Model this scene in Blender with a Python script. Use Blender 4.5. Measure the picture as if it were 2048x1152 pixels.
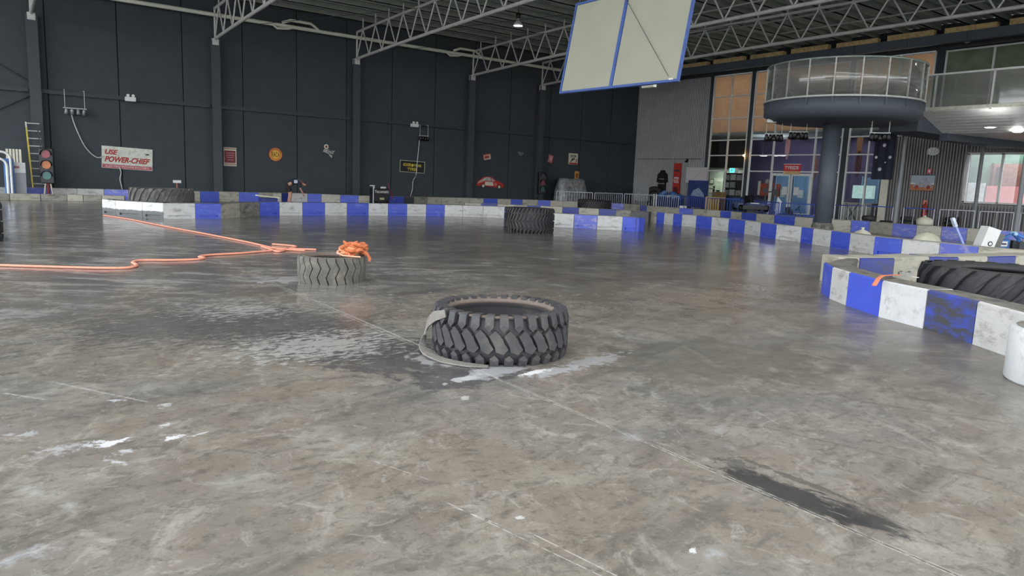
import bpy, bmesh, math, random
from mathutils import Vector, Matrix
random.seed(7)
PI = math.pi
S = bpy.context.scene
COL = S.collection
for o in list(bpy.data.objects): bpy.data.objects.remove(o)

# ------------------------------------------------------------------ camera
FPX, PITCH, ROLL, YAW, CH = 1424.887, 0.1485945, 0.0396102, 0.6337885, 1.45
_f = Vector((math.sin(YAW)*math.cos(PITCH), math.cos(YAW)*math.cos(PITCH), -math.sin(PITCH)))
_r = Vector((math.cos(YAW), -math.sin(YAW), 0)); _u = _r.cross(_f)
CR = math.cos(ROLL)*_r + math.sin(ROLL)*_u
CU = -math.sin(ROLL)*_r + math.cos(ROLL)*_u
cd = bpy.data.cameras.new('camera'); cam = bpy.data.objects.new('camera', cd); COL.objects.link(cam)
cd.sensor_width = 36; cd.lens = FPX/2048*36; cd.clip_end = 400; cd.clip_start = .05
m = Matrix.Identity(4)
for i in range(3): m[i][0] = CR[i]; m[i][1] = CU[i]; m[i][2] = -_f[i]
m[2][3] = CH
cam.matrix_world = m; S.camera = cam

# ------------------------------------------------------------------ light
w = bpy.data.worlds.new('world'); S.world = w; w.use_nodes = True
bg = w.node_tree.nodes['Background']; bg.inputs[0].default_value = (.93, .955, 1, 1); bg.inputs[1].default_value = 1.1
S.view_settings.view_transform = 'Standard'; S.view_settings.look = 'None'; S.view_settings.gamma = 1
S.view_settings.use_curve_mapping = False
S.view_settings.exposure = 2.2
def area(name, loc, size, power, col=(1, 1, 1), rot=(0, 0, 0)):
    l = bpy.data.lights.new(name, 'AREA'); l.shape = 'RECTANGLE'; l.size, l.size_y = size; l.energy = power; l.color = col
    o = bpy.data.objects.new(name, l); COL.objects.link(o); o.location = loc; o.rotation_euler = rot; return o

# added area lights out of view under the roof, soft fill from above
for _x, _y, _l in ((-7, 2, 30), (3, 0, 26), (13, -2, 24)):
    area('roof_fill_light', (_x, _y, 9.4), (3, _l), 235, (1, .985, .97))
# ------------------------------------------------------------------ measuring helpers (view ray -> a real plane)
def ray(x, y): return _f + CR*((x-1024)/FPX) - CU*((y-576)/FPX)
def onY(x, y, Y): d = ray(x, y); t = Y/d.y; return Vector((d.x*t, Y, d.z*t+CH))
def onX(x, y, X): d = ray(x, y); t = X/d.x; return Vector((X, d.y*t, d.z*t+CH))
def fl(x, y, z=0.): d = ray(x, y); t = (z-CH)/d.z; return Vector((d.x*t, d.y*t, z))
def at(x, y, d):                                    # point at distance d along the view direction
    return ray(x, y)*d + Vector((0, 0, CH))
YW, XR = 36.0, 36.69

# ------------------------------------------------------------------ materials
def lin(c):
    if isinstance(c, str): c = tuple(int(c[i:i+2], 16)/255 for i in (0, 2, 4))
    return tuple(x/12.92 if x <= .04045 else ((x+.055)/1.055)**2.4 for x in c)
MC = {}
def N(nt, t, **kw):
    n = nt.nodes.new(t)
    for k, v in kw.items():
        if k.startswith('i_'):
            key = k[2:]; key = int(key) if key.isdigit() else key.replace('_', ' ')
            n.inputs[key].default_value = v
        else: setattr(n, k, v)
    return n
def mat(name, col, rough=.6, metal=0., var=.25, scale=6., bump=.0, spec=.5, rvar=.0, dirt=None, dirt_amt=.45, dirt_scale=(3, 3, 3), emit=0, seed=True):
    if name in MC: return MC[name]
    m = bpy.data.materials.new(name); m.use_nodes = True; MC[name] = m
    nt = m.node_tree; b = nt.nodes['Principled BSDF']; L = nt.links.new
    c = lin(col)
    tc = N(nt, 'ShaderNodeTexCoord'); vec = tc.outputs['Object']
    if seed:
        oi = N(nt, 'ShaderNodeObjectInfo'); ml = N(nt, 'ShaderNodeMath', operation='MULTIPLY'); ml.inputs[1].default_value = 37.
        L(oi.outputs['Random'], ml.inputs[0]); ad = N(nt, 'ShaderNodeVectorMath', operation='ADD')
        L(vec, ad.inputs[0]); L(ml.outputs[0], ad.inputs[1]); vec = ad.outputs[0]
    nz = N(nt, 'ShaderNodeTexNoise'); nz.inputs['Scale'].default_value = scale; nz.inputs['Detail'].default_value = 6; nz.inputs['Roughness'].default_value = .65
    L(vec, nz.inputs['Vector'])
    cr = N(nt, 'ShaderNodeValToRGB'); L(nz.outputs['Fac'], cr.inputs[0])
    cr.color_ramp.elements[0].position = .3; cr.color_ramp.elements[1].position = .7
    cr.color_ramp.elements[0].color = (*[x*(1-var) for x in c], 1); cr.color_ramp.elements[1].color = (*[min(1, x*(1+var)) for x in c], 1)
    out = cr.outputs[0]
    if dirt:
        mp = N(nt, 'ShaderNodeVectorMath', operation='MULTIPLY'); mp.inputs[1].default_value = dirt_scale; L(vec, mp.inputs[0])
        n2 = N(nt, 'ShaderNodeTexNoise'); n2.inputs['Scale'].default_value = 1; n2.inputs['Detail'].default_value = 8; n2.inputs['Roughness'].default_value = .72
        L(mp.outputs[0], n2.inputs['Vector'])
        mr = N(nt, 'ShaderNodeMapRange'); mr.inputs[1].default_value = .62-dirt_amt*.25; mr.inputs[2].default_value = .80-dirt_amt*.25
        L(n2.outputs['Fac'], mr.inputs[0])
        mx = N(nt, 'ShaderNodeMix', data_type='RGBA'); L(mr.outputs[0], mx.inputs[0]); L(out, mx.inputs[6]); mx.inputs[7].default_value = (*lin(dirt), 1)
        out = mx.outputs[2]
    L(out, b.inputs['Base Color'])
    b.inputs['Roughness'].default_value = rough; b.inputs['Metallic'].default_value = metal
    b.inputs['Specular IOR Level'].default_value = spec
    if rvar:
        mr = N(nt, 'ShaderNodeMapRange'); mr.inputs[3].default_value = rough-rvar; mr.inputs[4].default_value = rough+rvar
        L(nz.outputs['Fac'], mr.inputs[0]); L(mr.outputs[0], b.inputs['Roughness'])
    if bump:
        bp = N(nt, 'ShaderNodeBump'); bp.inputs['Strength'].default_value = bump; bp.inputs['Distance'].default_value = .01
        L(nz.outputs['Fac'], bp.inputs['Height']); L(bp.outputs[0], b.inputs['Normal'])
    if emit:
        b.inputs['Emission Color'].default_value = (*c, 1); b.inputs['Emission Strength'].default_value = emit
    return m
def glassmat(name, tint=(.9, .95, .93), haze=.15, hazecol=(.5, .52, .5), gloss=.12, rough=.03):
    if name in MC: return MC[name]
    m = bpy.data.materials.new(name); m.use_nodes = True; MC[name] = m; nt = m.node_tree; nt.nodes.clear(); L = nt.links.new
    o = N(nt, 'ShaderNodeOutputMaterial'); t = N(nt, 'ShaderNodeBsdfTransparent'); t.inputs[0].default_value = (*tint, 1)
    d = N(nt, 'ShaderNodeBsdfDiffuse'); d.inputs[0].default_value = (*hazecol, 1)
    g = N(nt, 'ShaderNodeBsdfGlossy'); g.inputs['Roughness'].default_value = rough
    nz = N(nt, 'ShaderNodeTexNoise'); nz.inputs['Scale'].default_value = 1.5; nz.inputs['Detail'].default_value = 5
    tc = N(nt, 'ShaderNodeTexCoord'); L(tc.outputs['Object'], nz.inputs['Vector'])
    ml = N(nt, 'ShaderNodeMapRange'); ml.inputs[3].default_value = haze*.5; ml.inputs[4].default_value = haze*1.5; L(nz.outputs['Fac'], ml.inputs[0])
    a = N(nt, 'ShaderNodeMixShader'); L(ml.outputs[0], a.inputs[0]); L(t.outputs[0], a.inputs[1]); L(d.outputs[0], a.inputs[2])
    fr = N(nt, 'ShaderNodeLayerWeight'); fr.inputs[0].default_value = .25
    m2 = N(nt, 'ShaderNodeMapRange'); m2.inputs[3].default_value = gloss*.4; m2.inputs[4].default_value = min(1, gloss*4); L(fr.outputs['Fresnel'], m2.inputs[0])
    c = N(nt, 'ShaderNodeMixShader'); L(m2.outputs[0], c.inputs[0]); L(a.outputs[0], c.inputs[1]); L(g.outputs[0], c.inputs[2]); L(c.outputs[0], o.inputs[0])
    return m

# ------------------------------------------------------------------ mesh builder
class MB:
    def __init__(s): s.v = []; s.f = []; s.sm = []
    def add(s, v, f, smooth=False):
        n = len(s.v); s.v += [tuple(p) for p in v]; s.f += [tuple(i+n for i in q) for q in f]; s.sm += [smooth]*len(f); return s
    def box(s, x0, x1, y0, y1, z0, z1, M=None):
        v = [Vector((x, y, z)) for x in (x0, x1) for y in (y0, y1) for z in (z0, z1)]
        if M is not None: v = [M @ p for p in v]
        return s.add(v, [(0, 1, 3, 2), (4, 6, 7, 5), (0, 4, 5, 1), (2, 3, 7, 6), (0, 2, 6, 4), (1, 5, 7, 3)])
    def cbox(s, c, size, M=None):
        return s.box(c[0]-size[0]/2, c[0]+size[0]/2, c[1]-size[1]/2, c[1]+size[1]/2, c[2]-size[2]/2, c[2]+size[2]/2, M)
    def bar(s, a, b, w, h=None, up=(0, 0, 1)):
        a = Vector(a); b = Vector(b); d = (b-a); L = d.length; d.normalize(); h = h or w; up = Vector(up)
        if abs(d.dot(up)) > .98: up = Vector((0, 1, 0))
        x = d.cross(up).normalized(); z = x.cross(d)
        v = [p + x*i*w/2 + z*j*h/2 for p in (a, b) for i in (-1, 1) for j in (-1, 1)]
        return s.add(v, [(0, 1, 3, 2), (4, 6, 7, 5), (0, 4, 5, 1), (2, 3, 7, 6), (0, 2, 6, 4), (1, 5, 7, 3)])
    def cyl(s, a, b, r, n=10, r2=None, caps=True):
        a = Vector(a); b = Vector(b); d = (b-a).normalized(); r2 = r if r2 is None else r2
        u = Vector((0, 0, 1)) if abs(d.z) < .9 else Vector((1, 0, 0)); x = d.cross(u).normalized(); y = d.cross(x)
        v = [p + (x*math.cos(2*PI*i/n)+y*math.sin(2*PI*i/n))*rr for p, rr in ((a, r), (b, r2)) for i in range(n)]
        s.add(v, [(i, (i+1) % n, n+(i+1) % n, n+i) for i in range(n)], True)
        if caps: s.add(v, [tuple(range(n))[::-1], tuple(range(n, 2*n))])
        return s
    def tube(s, pts, r, n=6, flat=None):
        pts = [Vector(p) for p in pts]; rings = []; px = None
        for i, p in enumerate(pts):
            d = (pts[min(i+1, len(pts)-1)]-pts[max(i-1, 0)]).normalized()
            u = Vector((0, 0, 1)) if abs(d.z) < .95 else Vector((1, 0, 0))
            x = d.cross(u).normalized(); y = x.cross(d)
            rx, ry = (r, r) if flat is None else flat
            rings.append([p + x*math.cos(2*PI*k/n)*rx + y*math.sin(2*PI*k/n)*ry for k in range(n)])
        v = [q for R in rings for q in R]; f = []
        for i in range(len(pts)-1):
            for k in range(n): f.append((i*n+k, i*n+(k+1) % n, (i+1)*n+(k+1) % n, (i+1)*n+k))
        s.add(v, f, True); s.add(v, [tuple(range(n)), tuple(range((len(pts)-1)*n, len(pts)*n))[::-1]]); return s
    def lathe(s, prof, n=32, c=(0, 0, 0), a0=0, a1=2*PI, closed=False):
        full = abs(a1-a0-2*PI) < 1e-6; m = n if full else n+1; c = Vector(c); v = []
        for i in range(m):
            a = a0+(a1-a0)*i/n
            for r, z in prof: v.append(c+Vector((r*math.cos(a), r*math.sin(a), z)))
        k = len(prof); f = []
        for i in range(n):
            j = (i+1) % m if full else i+1
            for q in range(k if closed else k-1): f.append((i*k+q, j*k+q, j*k+(q+1) % k, i*k+(q+1) % k))
        return s.add(v, f, True)
    def prism(s, poly, d0, d1, P=lambda x, z, y: Vector((x, y, z)), smooth=False):
        n = len(poly); v = [P(x, z, d0) for x, z in poly]+[P(x, z, d1) for x, z in poly]
        return s.add(v, [tuple(range(n)), tuple(range(n, 2*n))[::-1]]+[(i, n+i, n+(i+1) % n, (i+1) % n) for i in range(n)], smooth)
    def quad(s, a, b, c, d): return s.add([a, b, c, d], [(0, 1, 2, 3)])
    def mesh(s, name, m):
        me = bpy.data.meshes.new(name); me.from_pydata(s.v, [], s.f)
        me.polygons.foreach_set('use_smooth', s.sm); me.materials.append(m); me.validate(); me.update()
        b = bmesh.new(); b.from_mesh(me); bmesh.ops.recalc_face_normals(b, faces=b.faces); b.to_mesh(me); b.free()
        return me
    def build(s, name, m, parent=None, loc=(0, 0, 0), rot=(0, 0, 0), bevel=0):
        o = bpy.data.objects.new(name, s.mesh(name, m)); COL.objects.link(o)
        if parent: o.parent = parent
        o.location = loc; o.rotation_euler = rot
        if bevel: md = o.modifiers.new('bevel', 'BEVEL'); md.width = bevel; md.segments = 2; md.limit_method = 'ANGLE'
        return o
def tag(o, label=None, cat=None, group=None, kind=None):
    if label: o['label'] = label
    if cat: o['category'] = cat
    if group: o['group'] = group
    if kind: o['kind'] = kind
    return o
def thing(name, loc, label, cat, rz=0, group=None, rot=None):
    o = bpy.data.objects.new(name, None); COL.objects.link(o); o.location = loc
    o.rotation_euler = rot or (0, 0, rz); o.empty_display_size = .1
    return tag(o, label, cat, group)
def inst(me, name, parent=None, loc=(0, 0, 0), rot=(0, 0, 0), sc=None):
    o = bpy.data.objects.new(name, me); COL.objects.link(o)
    if parent: o.parent = parent
    o.location = loc; o.rotation_euler = rot
    if sc: o.scale = sc
    return o
def text(s, name, m, parent, size=.3, loc=(0, 0, 0), rot=(PI/2, 0, 0), ext=.004, width=None, height=None, shear=0, font_off=0):
    c = bpy.data.curves.new(name, 'FONT'); c.body = s; c.size = size; c.extrude = ext; c.align_x = 'CENTER'; c.align_y = 'CENTER'; c.shear = shear; c.offset = font_off
    t = bpy.data.objects.new(name+'_tmp', c); COL.objects.link(t)
    me = bpy.data.meshes.new_from_object(t.evaluated_get(bpy.context.evaluated_depsgraph_get()))
    bpy.data.objects.remove(t); me.name = name; me.materials.clear(); me.materials.append(m)
    xs = [v.co.x for v in me.vertices]; ys = [v.co.y for v in me.vertices]
    if xs:
        cx = (max(xs)+min(xs))/2; cy = (max(ys)+min(ys))/2
        sx = width/(max(xs)-min(xs)) if width else 1; sy = height/(max(ys)-min(ys)) if height else (sx if width else 1)
        for v in me.vertices: v.co.x = (v.co.x-cx)*sx; v.co.y = (v.co.y-cy)*sy
    return inst(me, name, parent, loc, rot)
def ordinal(i):
    a = 'first second third fourth fifth sixth seventh eighth ninth tenth eleventh twelfth thirteenth fourteenth fifteenth sixteenth seventeenth eighteenth nineteenth twentieth'.split()
    if i <= 20: return a[i-1]
    t = {2: 'twenty', 3: 'thirty', 4: 'forty', 5: 'fifty'}
    if i % 10 == 0: return {3: 'thirtieth', 4: 'fortieth', 5: 'fiftieth'}[i//10]
    return t[i//10]+'-'+a[i % 10-1]

# common materials
M_black = mat('black paint', '3b4247', .75, var=.12, scale=2, bump=.15)
M_dark = mat('dark steel', '353a3f', .55, var=.12, scale=4)
M_col = mat('column grey paint', '3f444a', .6, var=.1, scale=3)
M_galv = mat('galvanised steel', 'c3c6c1', .5, .15, var=.12, scale=5)
M_roof = mat('roof sheet', 'bccabf', .6, .0, var=.18, scale=1.5)
M_purlin = mat('purlin steel', '98a096', .6, .0, var=.15, scale=2)
M_white = mat('white paint', 'dcdedd', .5, var=.06, scale=8)
M_pipe = mat('white pipe', 'e0e1d2', .45, var=.06, scale=3)
M_yel = mat('yellow paint', 'c9b545', .5)
M_red = mat('red paint', 'b8342c', .5, var=.12)
M_maroon = mat('maroon paint', '7a2e38', .6, var=.3, scale=12)
M_cream = mat('cream paint', 'd9d6c2', .6, var=.12, scale=9)
M_blk = mat('black plastic', '0f1013', .45, var=.2)
M_rub = mat('tyre rubber', '3a3a3e', .6, var=.22, scale=7, bump=.4, dirt='57544f', dirt_amt=.35, dirt_scale=(2.5, 2.5, 2.5))
M_rub2 = mat('dusty tyre rubber', '5c5a55', .8, var=.25, scale=9, bump=.4, dirt='7d776d', dirt_amt=.5, dirt_scale=(4, 4, 4))
M_rub3 = mat('dark tyre rubber', '2b2c30', .6, var=.25, scale=7, bump=.3, dirt='4d4a45', dirt_amt=.4, dirt_scale=(3, 3, 3))
M_side = mat('tyre sidewall brown grey', '5f5954', .75, var=.25, scale=8, bump=.3, dirt='8a8176', dirt_amt=.5, dirt_scale=(3, 3, 3))
M_orange = mat('orange webbing', 'e39880', .75, var=.12, scale=20, bump=.3)
M_orange2 = mat('rust orange webbing', 'b8683f', .75, var=.3, scale=14, bump=.3)
M_blue = mat('blue paint', '3f6fae', .45, var=.1)
M_railw = mat('rail white galvanised', 'c6cbd6', .45, .2, var=.08)
M_railb = mat('rail blue paint', '3b55b8', .45, var=.1)
M_alu = mat('aluminium frame', 'e0e2de', .45, .0, var=.06)

# ------------------------------------------------------------------ floor
def floor_material():
    m = bpy.data.materials.new('polished concrete'); m.use_nodes = True; nt = m.node_tree; b = nt.nodes['Principled BSDF']; L = nt.links.new
    geo = N(nt, 'ShaderNodeNewGeometry'); P = geo.outputs['Position']
    def noise(scale, detail=6, rough=.6, vec=None, dist=0, mul=None, rot=0):
        v = vec or P
        if rot:
            rt = N(nt, 'ShaderNodeVectorRotate'); rt.rotation_type = 'Z_AXIS'; rt.inputs['Angle'].default_value = rot; L(v, rt.inputs['Vector']); v = rt.outputs[0]
        if mul:
            q = N(nt, 'ShaderNodeVectorMath', operation='MULTIPLY'); q.inputs[1].default_value = mul; L(v, q.inputs[0]); v = q.outputs[0]
        n = N(nt, 'ShaderNodeTexNoise'); n.inputs['Scale'].default_value = scale; n.inputs['Detail'].default_value = detail
        n.inputs['Roughness'].default_value = rough; n.inputs['Distortion'].default_value = dist; L(v, n.inputs['Vector']); return n.outputs['Fac']
    def rng(x, a, b_, c=0., d=1.):
        n = N(nt, 'ShaderNodeMapRange'); n.interpolation_type = 'SMOOTHSTEP'
        for i, q in enumerate((a, b_, c, d)): n.inputs[i+1].default_value = q
        L(x, n.inputs[0]); return n.outputs[0]
    def mth(op, a, c):
        n = N(nt, 'ShaderNodeMath', operation=op)
        for i, q in enumerate((a, c)):
            if hasattr(q, 'is_output'): L(q, n.inputs[i])
            else: n.inputs[i].default_value = q
        return n.outputs[0]
    def mix(fac, a, col, t='MIX'):
        n = N(nt, 'ShaderNodeMix', data_type='RGBA', blend_type=t); L(fac, n.inputs[0])
        if hasattr(a, 'is_output'): L(a, n.inputs[6])
        else: n.inputs[6].default_value = (*lin(a), 1)
        if hasattr(col, 'is_output'): L(col, n.inputs[7])
        else: n.inputs[7].default_value = (*lin(col), 1)
        return n.outputs[2]
    big = noise(.55, 5, .6, dist=.6); mid = noise(2.2, 8, .68, dist=.8); fine = noise(14, 8, .75)
    str1 = noise(1.6, 7, .65, mul=(.35, 1.6, 1), rot=-.25); str2 = noise(3.2, 7, .7, mul=(1.5, .35, 1), rot=.5, dist=.5)
    m3 = noise(5.5, 8, .74, dist=1.2, mul=(.7, 1.2, 1)); m4 = noise(3.8, 9, .78, dist=1.6)
    col = mix(rng(big, .38, .62), FA, FB)
    col = mix(rng(mid, .42, .70, 0, .75), col, FC)
    col = mix(rng(str1, .50, .66, 0, .5), col, FD)
    col = mix(rng(str2, .54, .70, 0, .5), col, FE)
    col = mix(rng(m3, .52, .62, 0, .6), col, '5b5952')
    col = mix(rng(m4, .54, .63, 0, .42), col, 'adaba5')
    col = mix(rng(fine, .50, .64, 0, .5), col, FD)
    col = mix(rng(noise(30, 6, .8), .56, .66, 0, .3), col, 'b5b2a8')
    sp = noise(60, 4, .8); col = mix(rng(sp, .64, .70, 0, .6), col, '4a4742')
    # far part of the hall: dark rings with pale and dark streaks
    sx = N(nt, 'ShaderNodeSeparateXYZ'); L(P, sx.inputs[0])
    arc = N(nt, 'ShaderNodeTexWave', wave_type='RINGS', rings_direction='Z'); arc.inputs['Scale'].default_value = .22; arc.inputs['Distortion'].default_value = 5; arc.inputs['Detail'].default_value = 4; arc.inputs['Detail Scale'].default_value = .8
    q = N(nt, 'ShaderNodeVectorMath', operation='SUBTRACT'); q.inputs[1].default_value = (14, 8, 0); L(P, q.inputs[0]); L(q.outputs[0], arc.inputs['Vector'])
    far = rng(sx.outputs['Y'], 6.5, 11)
    col = mix(mth('MULTIPLY', far, rng(arc.outputs['Fac'], .4, .8, .0, .55)), col, '5c5b5e')
    col = mix(mth('MULTIPLY', far, rng(noise(2.4, 8, .75, mul=(.3, 1.6, 1), rot=.65), .48, .60, 0, .6)), col, 'b4b3b3')
    col = mix(mth('MULTIPLY', far, rng(noise(2.8, 8, .78, mul=(.35, 1.8, 1), rot=.4), .52, .60, 0, .6)), col, '57565a')
    rightd = rng(sx.outputs['X'], 4.0, 8.0)
    col = mix(mth('MULTIPLY', rightd, rng(noise(.8, 5, .6), .35, .6, .15, .7)), col, '5a544c')
    col = mix(mth('MULTIPLY', rightd, rng(noise(3.0, 8, .75, mul=(.5, 1.4, 1), rot=.6), .52, .62, 0, .5)), col, '938a80')
    # stains and one painted reflection glow: centre, radii, angle, colour, noise scale, threshold, strength
    def stain_or_glow(c, r, ang, colour, ns, th, st, soft=.08, src=None, stretch=None):
        nonlocal col
        s1 = N(nt, 'ShaderNodeVectorMath', operation='SUBTRACT'); s1.inputs[1].default_value = (c[0], c[1], 0); L(P, s1.inputs[0])
        rt = N(nt, 'ShaderNodeVectorRotate'); rt.rotation_type = 'Z_AXIS'; rt.inputs['Angle'].default_value = -ang; L(s1.outputs[0], rt.inputs['Vector'])
        d = N(nt, 'ShaderNodeVectorMath', operation='DIVIDE'); d.inputs[1].default_value = (r[0], r[1], 1e3); L(rt.outputs[0], d.inputs[0])
        ln = N(nt, 'ShaderNodeVectorMath', operation='LENGTH'); L(d.outputs[0], ln.inputs[0])
        ns_ = noise(ns, 7, .7, mul=stretch, rot=(-ang if stretch else 0), dist=.4)
        v = mth('SUBTRACT', mth('MULTIPLY', ns_, 2.2), ln.outputs['Value'])
        f = rng(v, th, th+soft, 0, st); col = mix(f, col, colour)
    for a in STAINS_AND_GLOW: stain_or_glow(*a)
    # scuffed pale edge along the long joint and scratches
    for (p, q_, wd, c_, st) in SCRATCH:
        d = (Vector(q_)-Vector(p)).normalized(); nrm = Vector((-d.y, d.x, 0)); off = nrm.x*p[0]+nrm.y*p[1]
        dt = N(nt, 'ShaderNodeVectorMath', operation='DOT_PRODUCT'); dt.inputs[1].default_value = tuple(nrm); L(P, dt.inputs[0])
        along = N(nt, 'ShaderNodeVectorMath', operation='DOT_PRODUCT'); along.inputs[1].default_value = tuple(d); L(P, along.inputs[0])
        a0 = d.x*p[0]+d.y*p[1]; a1 = d.x*q_[0]+d.y*q_[1]
        dd = mth('ABSOLUTE', mth('SUBTRACT', dt.outputs['Value'], off), 0)
        f = rng(dd, wd*.5, wd, st, 0)
        f = mth('MULTIPLY', f, mth('MULTIPLY', rng(along.outputs['Value'], a0-.02, a0+.05), rng(along.outputs['Value'], a1-.05, a1+.02, 1, 0)))
        f = mth('MULTIPLY', f, rng(noise(22, 4, .7), .38, .55))
        col = mix(f, col, c_)
    L(col, b.inputs['Base Color'])
    rg = rng(mid, .3, .7, .13, .24)
    near = rng(sx.outputs['Y'], 3, 9, .17, 0)
    L(mth('ADD', rg, near), b.inputs['Roughness']); b.inputs['Specular IOR Level'].default_value = .62
    h = mth('ADD', mth('MULTIPLY', fine, .5), mth('MULTIPLY', noise(5, 4, .6, mul=(.5, 1.4, 1)), 1.6))
    bp = N(nt, 'ShaderNodeBump'); bp.inputs['Strength'].default_value = .06; bp.inputs['Distance'].default_value = .02; L(h, bp.inputs['Height']); L(bp.outputs[0], b.inputs['Normal'])
    return m
FA, FB, FC, FD, FE = '7c746b', '767370', '938f87', '4b4945', 'a5a29c'
def P2(x, y): p = fl(x, y); return (p.x, p.y)
STAINS_AND_GLOW = []
def st(px, r, ang, colour, ns, th, s, **k):
    a = [P2(*px), r, ang, colour, ns, th, s]
    STAINS_AND_GLOW.append(tuple(a)+((k.get('soft', .08), None, k.get('stretch')) if k else ()))
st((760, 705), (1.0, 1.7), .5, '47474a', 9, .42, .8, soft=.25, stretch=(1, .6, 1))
st((560, 650), (1.4, 2.0), .3, '4c4c50', 11, .55, .75, soft=.2, stretch=(.6, 1.4, 1))
st((330, 650), (1.8, 2.0), .1, '515153', 12, .62, .65, soft=.2, stretch=(.6, 1.4, 1))
st((640, 690), (2.2, 1.6), .1, 'b2b2af', 13, .80, .65, soft=.15, stretch=(.7, 1.4, 1))
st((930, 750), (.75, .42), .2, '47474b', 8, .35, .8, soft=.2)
st((480, 620), (2.0, 2.0), .1, 'b5b5b3', 14, .90, .6, soft=.15, stretch=(.5, 1.4, 1))
st((1360, 590), (2.2, 1.6), .1, '8c8379', 3.5, .6, .5)
st((1420, 720), (1.6, 1.1), .0, '5a5751', 2.5, .45, .5)
st((1190, 720), (1.0, .35), .2, 'a3a5aa', 7, .75, .7)
st((990, 742), (.62, .26), .25, 'aeb1b6', 9, .5, .7, soft=.2)
st((890, 715), (.4, .5), .2, 'a5a6a8', 9, .45, .7, soft=.2)
st((930, 758), (.3, .10), .3, 'c2c4c8', 12, .5, .7, soft=.2)
st((1110, 742), (.5, .16), .1, 'aeb1b6', 9, .5, .7, soft=.2)
st((1070, 745), (.32, .09), .1, 'e2e4e6', 16, .5, .95, soft=.3)
st((600, 558), (.8, .45), 0, 'b0b2b5', 4, .45, .8)
st((840, 545), (1.6, .45), 0, '9c9c9b', 5, .6, .5)
st((830, 585), (1.4, .3), .1, '4f4f55', 6, .7, .6)
st((1570, 985), (.15, .52), .02, '232427', 11, .2, .9, soft=.35, stretch=(1.5, .6, 1))
st((1715, 1030), (.16, .42), .02, '2c2d30', 11, .35, .85, soft=.4, stretch=(1.5, .6, 1))
st((1610, 965), (.045, .5), .03, '4e4c48', 12, .45, .75)
st((1470, 930), (.2, .2), .0, '4b4b4b', 7, .7, .7)
st((1660, 945), (.5, .3), .2, '8d8f8b', 4, .7, .5, soft=.7)
st((225, 885), (.16, .09), .3, 'd6d8de', 16, .55, .95, soft=.3)
st((250, 905), (.30, .14), .3, 'b9bcc2', 11, .8, .85, soft=.3)
st((235, 925), (.05, .22), .5, 'c4c8cc', 16, .7, .7, soft=.3)
st((180, 890), (.2, .1), .4, 'cdd0d5', 18, .7, .8, soft=.3)
st((345, 875), (.13, .06), .3, 'd6d8de', 20, .55, .9, soft=.3)
st((330, 850), (.20, .10), .4, 'bfc2c6', 13, .8, .85, soft=.3)
st((225, 800), (.07, .25), .9, 'b8bcc2', 11, .75, .8, soft=.3)
st((120, 900), (.4, .25), .3, 'b4b7bb', 12, .8, .7, soft=.3)
st((40, 870), (.3, .2), .3, 'b4b7bb', 14, .8, .7, soft=.3)
st((330, 810), (.2, .1), 1.2, 'c0c2c6', 14, .75, .7, soft=.3)
st((400, 868), (.2, .05), .2, 'c5c7cc', 16, .8, .9, soft=.3)
st((90, 790), (.5, .3), .6, 'a8aaab', 8, .85, .6, stretch=(2, .5, 1), soft=.7)
st((20, 630), (.8, 1.2), .3, 'b0b2b5', 5, .7, .6, soft=.7)
st((200, 850), (.8, .6), .2, '8a7f6b', 4, .75, .35, soft=.5)
st((60, 980), (.25, .6), .4, 'a9b0ac', 6, .8, .6, soft=.7)
st((140, 1010), (.12, .4), .2, 'b4b9b8', 7, .75, .6, soft=.7)
st((60, 1110), (.2, .14), 0, 'b6bcc2', 7, .6, .7, soft=.7)
st((460, 970), (.8, .7), .3, '90928d', 3, .7, .6, soft=.7)
st((690, 900), (.8, .2), .2, '9da1a0', 5, .75, .6, soft=.7)
st((1330, 1010), (.5, .3), .2, '8c8e8c', 6, .8, .6, soft=.7)
st((1420, 1110), (.3, .1), .3, 'a2a6aa', 9, .7, .75, soft=.7)
st((1385, 1100), (.09, .03), .6, 'd0d2d2', 30, .65, .9, soft=.3)
st((1040, 1035), (.05, .04), 0, 'c6c8c8', 30, .55, .8, soft=.3)
st((1250, 870), (.5, .3), .1, '94989b', 5, .75, .6, soft=.7)
st((1440, 860), (.3, .1), .5, '9a9da2', 7, .7, .6, soft=.7)
st((930, 795), (.12, .05), .8, 'bcbdb8', 9, .5, .7)
st((1950, 1060), (.5, .4), .2, 'a39a87', 4, .8, .35, soft=.5)  # beige glow of a reflection, painted into the floor colour
def p3(x, y): p = fl(x, y); return (p.x, p.y, 0)
SCRATCH = [(p3(883, 1000), p3(1230, 1165), .004, 'c2c3c0', .6), (p3(1060, 1065), p3(1250, 1160), .005, 'c2c3c0', .6),
           (p3(905, 1013), p3(1000, 1050), .005, 'c8c9c6', .6),
           ((2.958, 1, 0), (2.958, 30, 0), .006, 'c9c8c0', .6), ((2.980, 1.0, 0), (2.980, 12, 0), .003, 'd2d1c8', .5), ((2.969, .8, 0), (2.969, 30, 0), .007, '34322f', .95), ((2.92, 5, 0), (2.92, 12, 0), .012, 'c3c3be', .3), ((-6, 5.470, 0), (12, 5.470, 0), .008, '3a3835', .9),
           (p3(110, 765), p3(300, 805), .012, 'b4b6b8', .6), (p3(0, 785), p3(95, 800), .015, 'b4b6b8', .6),
           (p3(740, 920), p3(860, 960), .006, 'b5b5b0', .5), (p3(520, 1030), p3(860, 900), .016, '6b665c', .6), (p3(400, 1110), p3(620, 1050), .03, '6b665c', .45),
           (p3(1530, 855), p3(1990, 960), .02, '57544e', .5), (p3(1700, 800), p3(2040, 850), .03, '57544e', .5), (p3(1500, 815), p3(1560, 850), .006, 'b0b0ac', .5),
           ]
fm = floor_material()
mb = MB()
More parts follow.
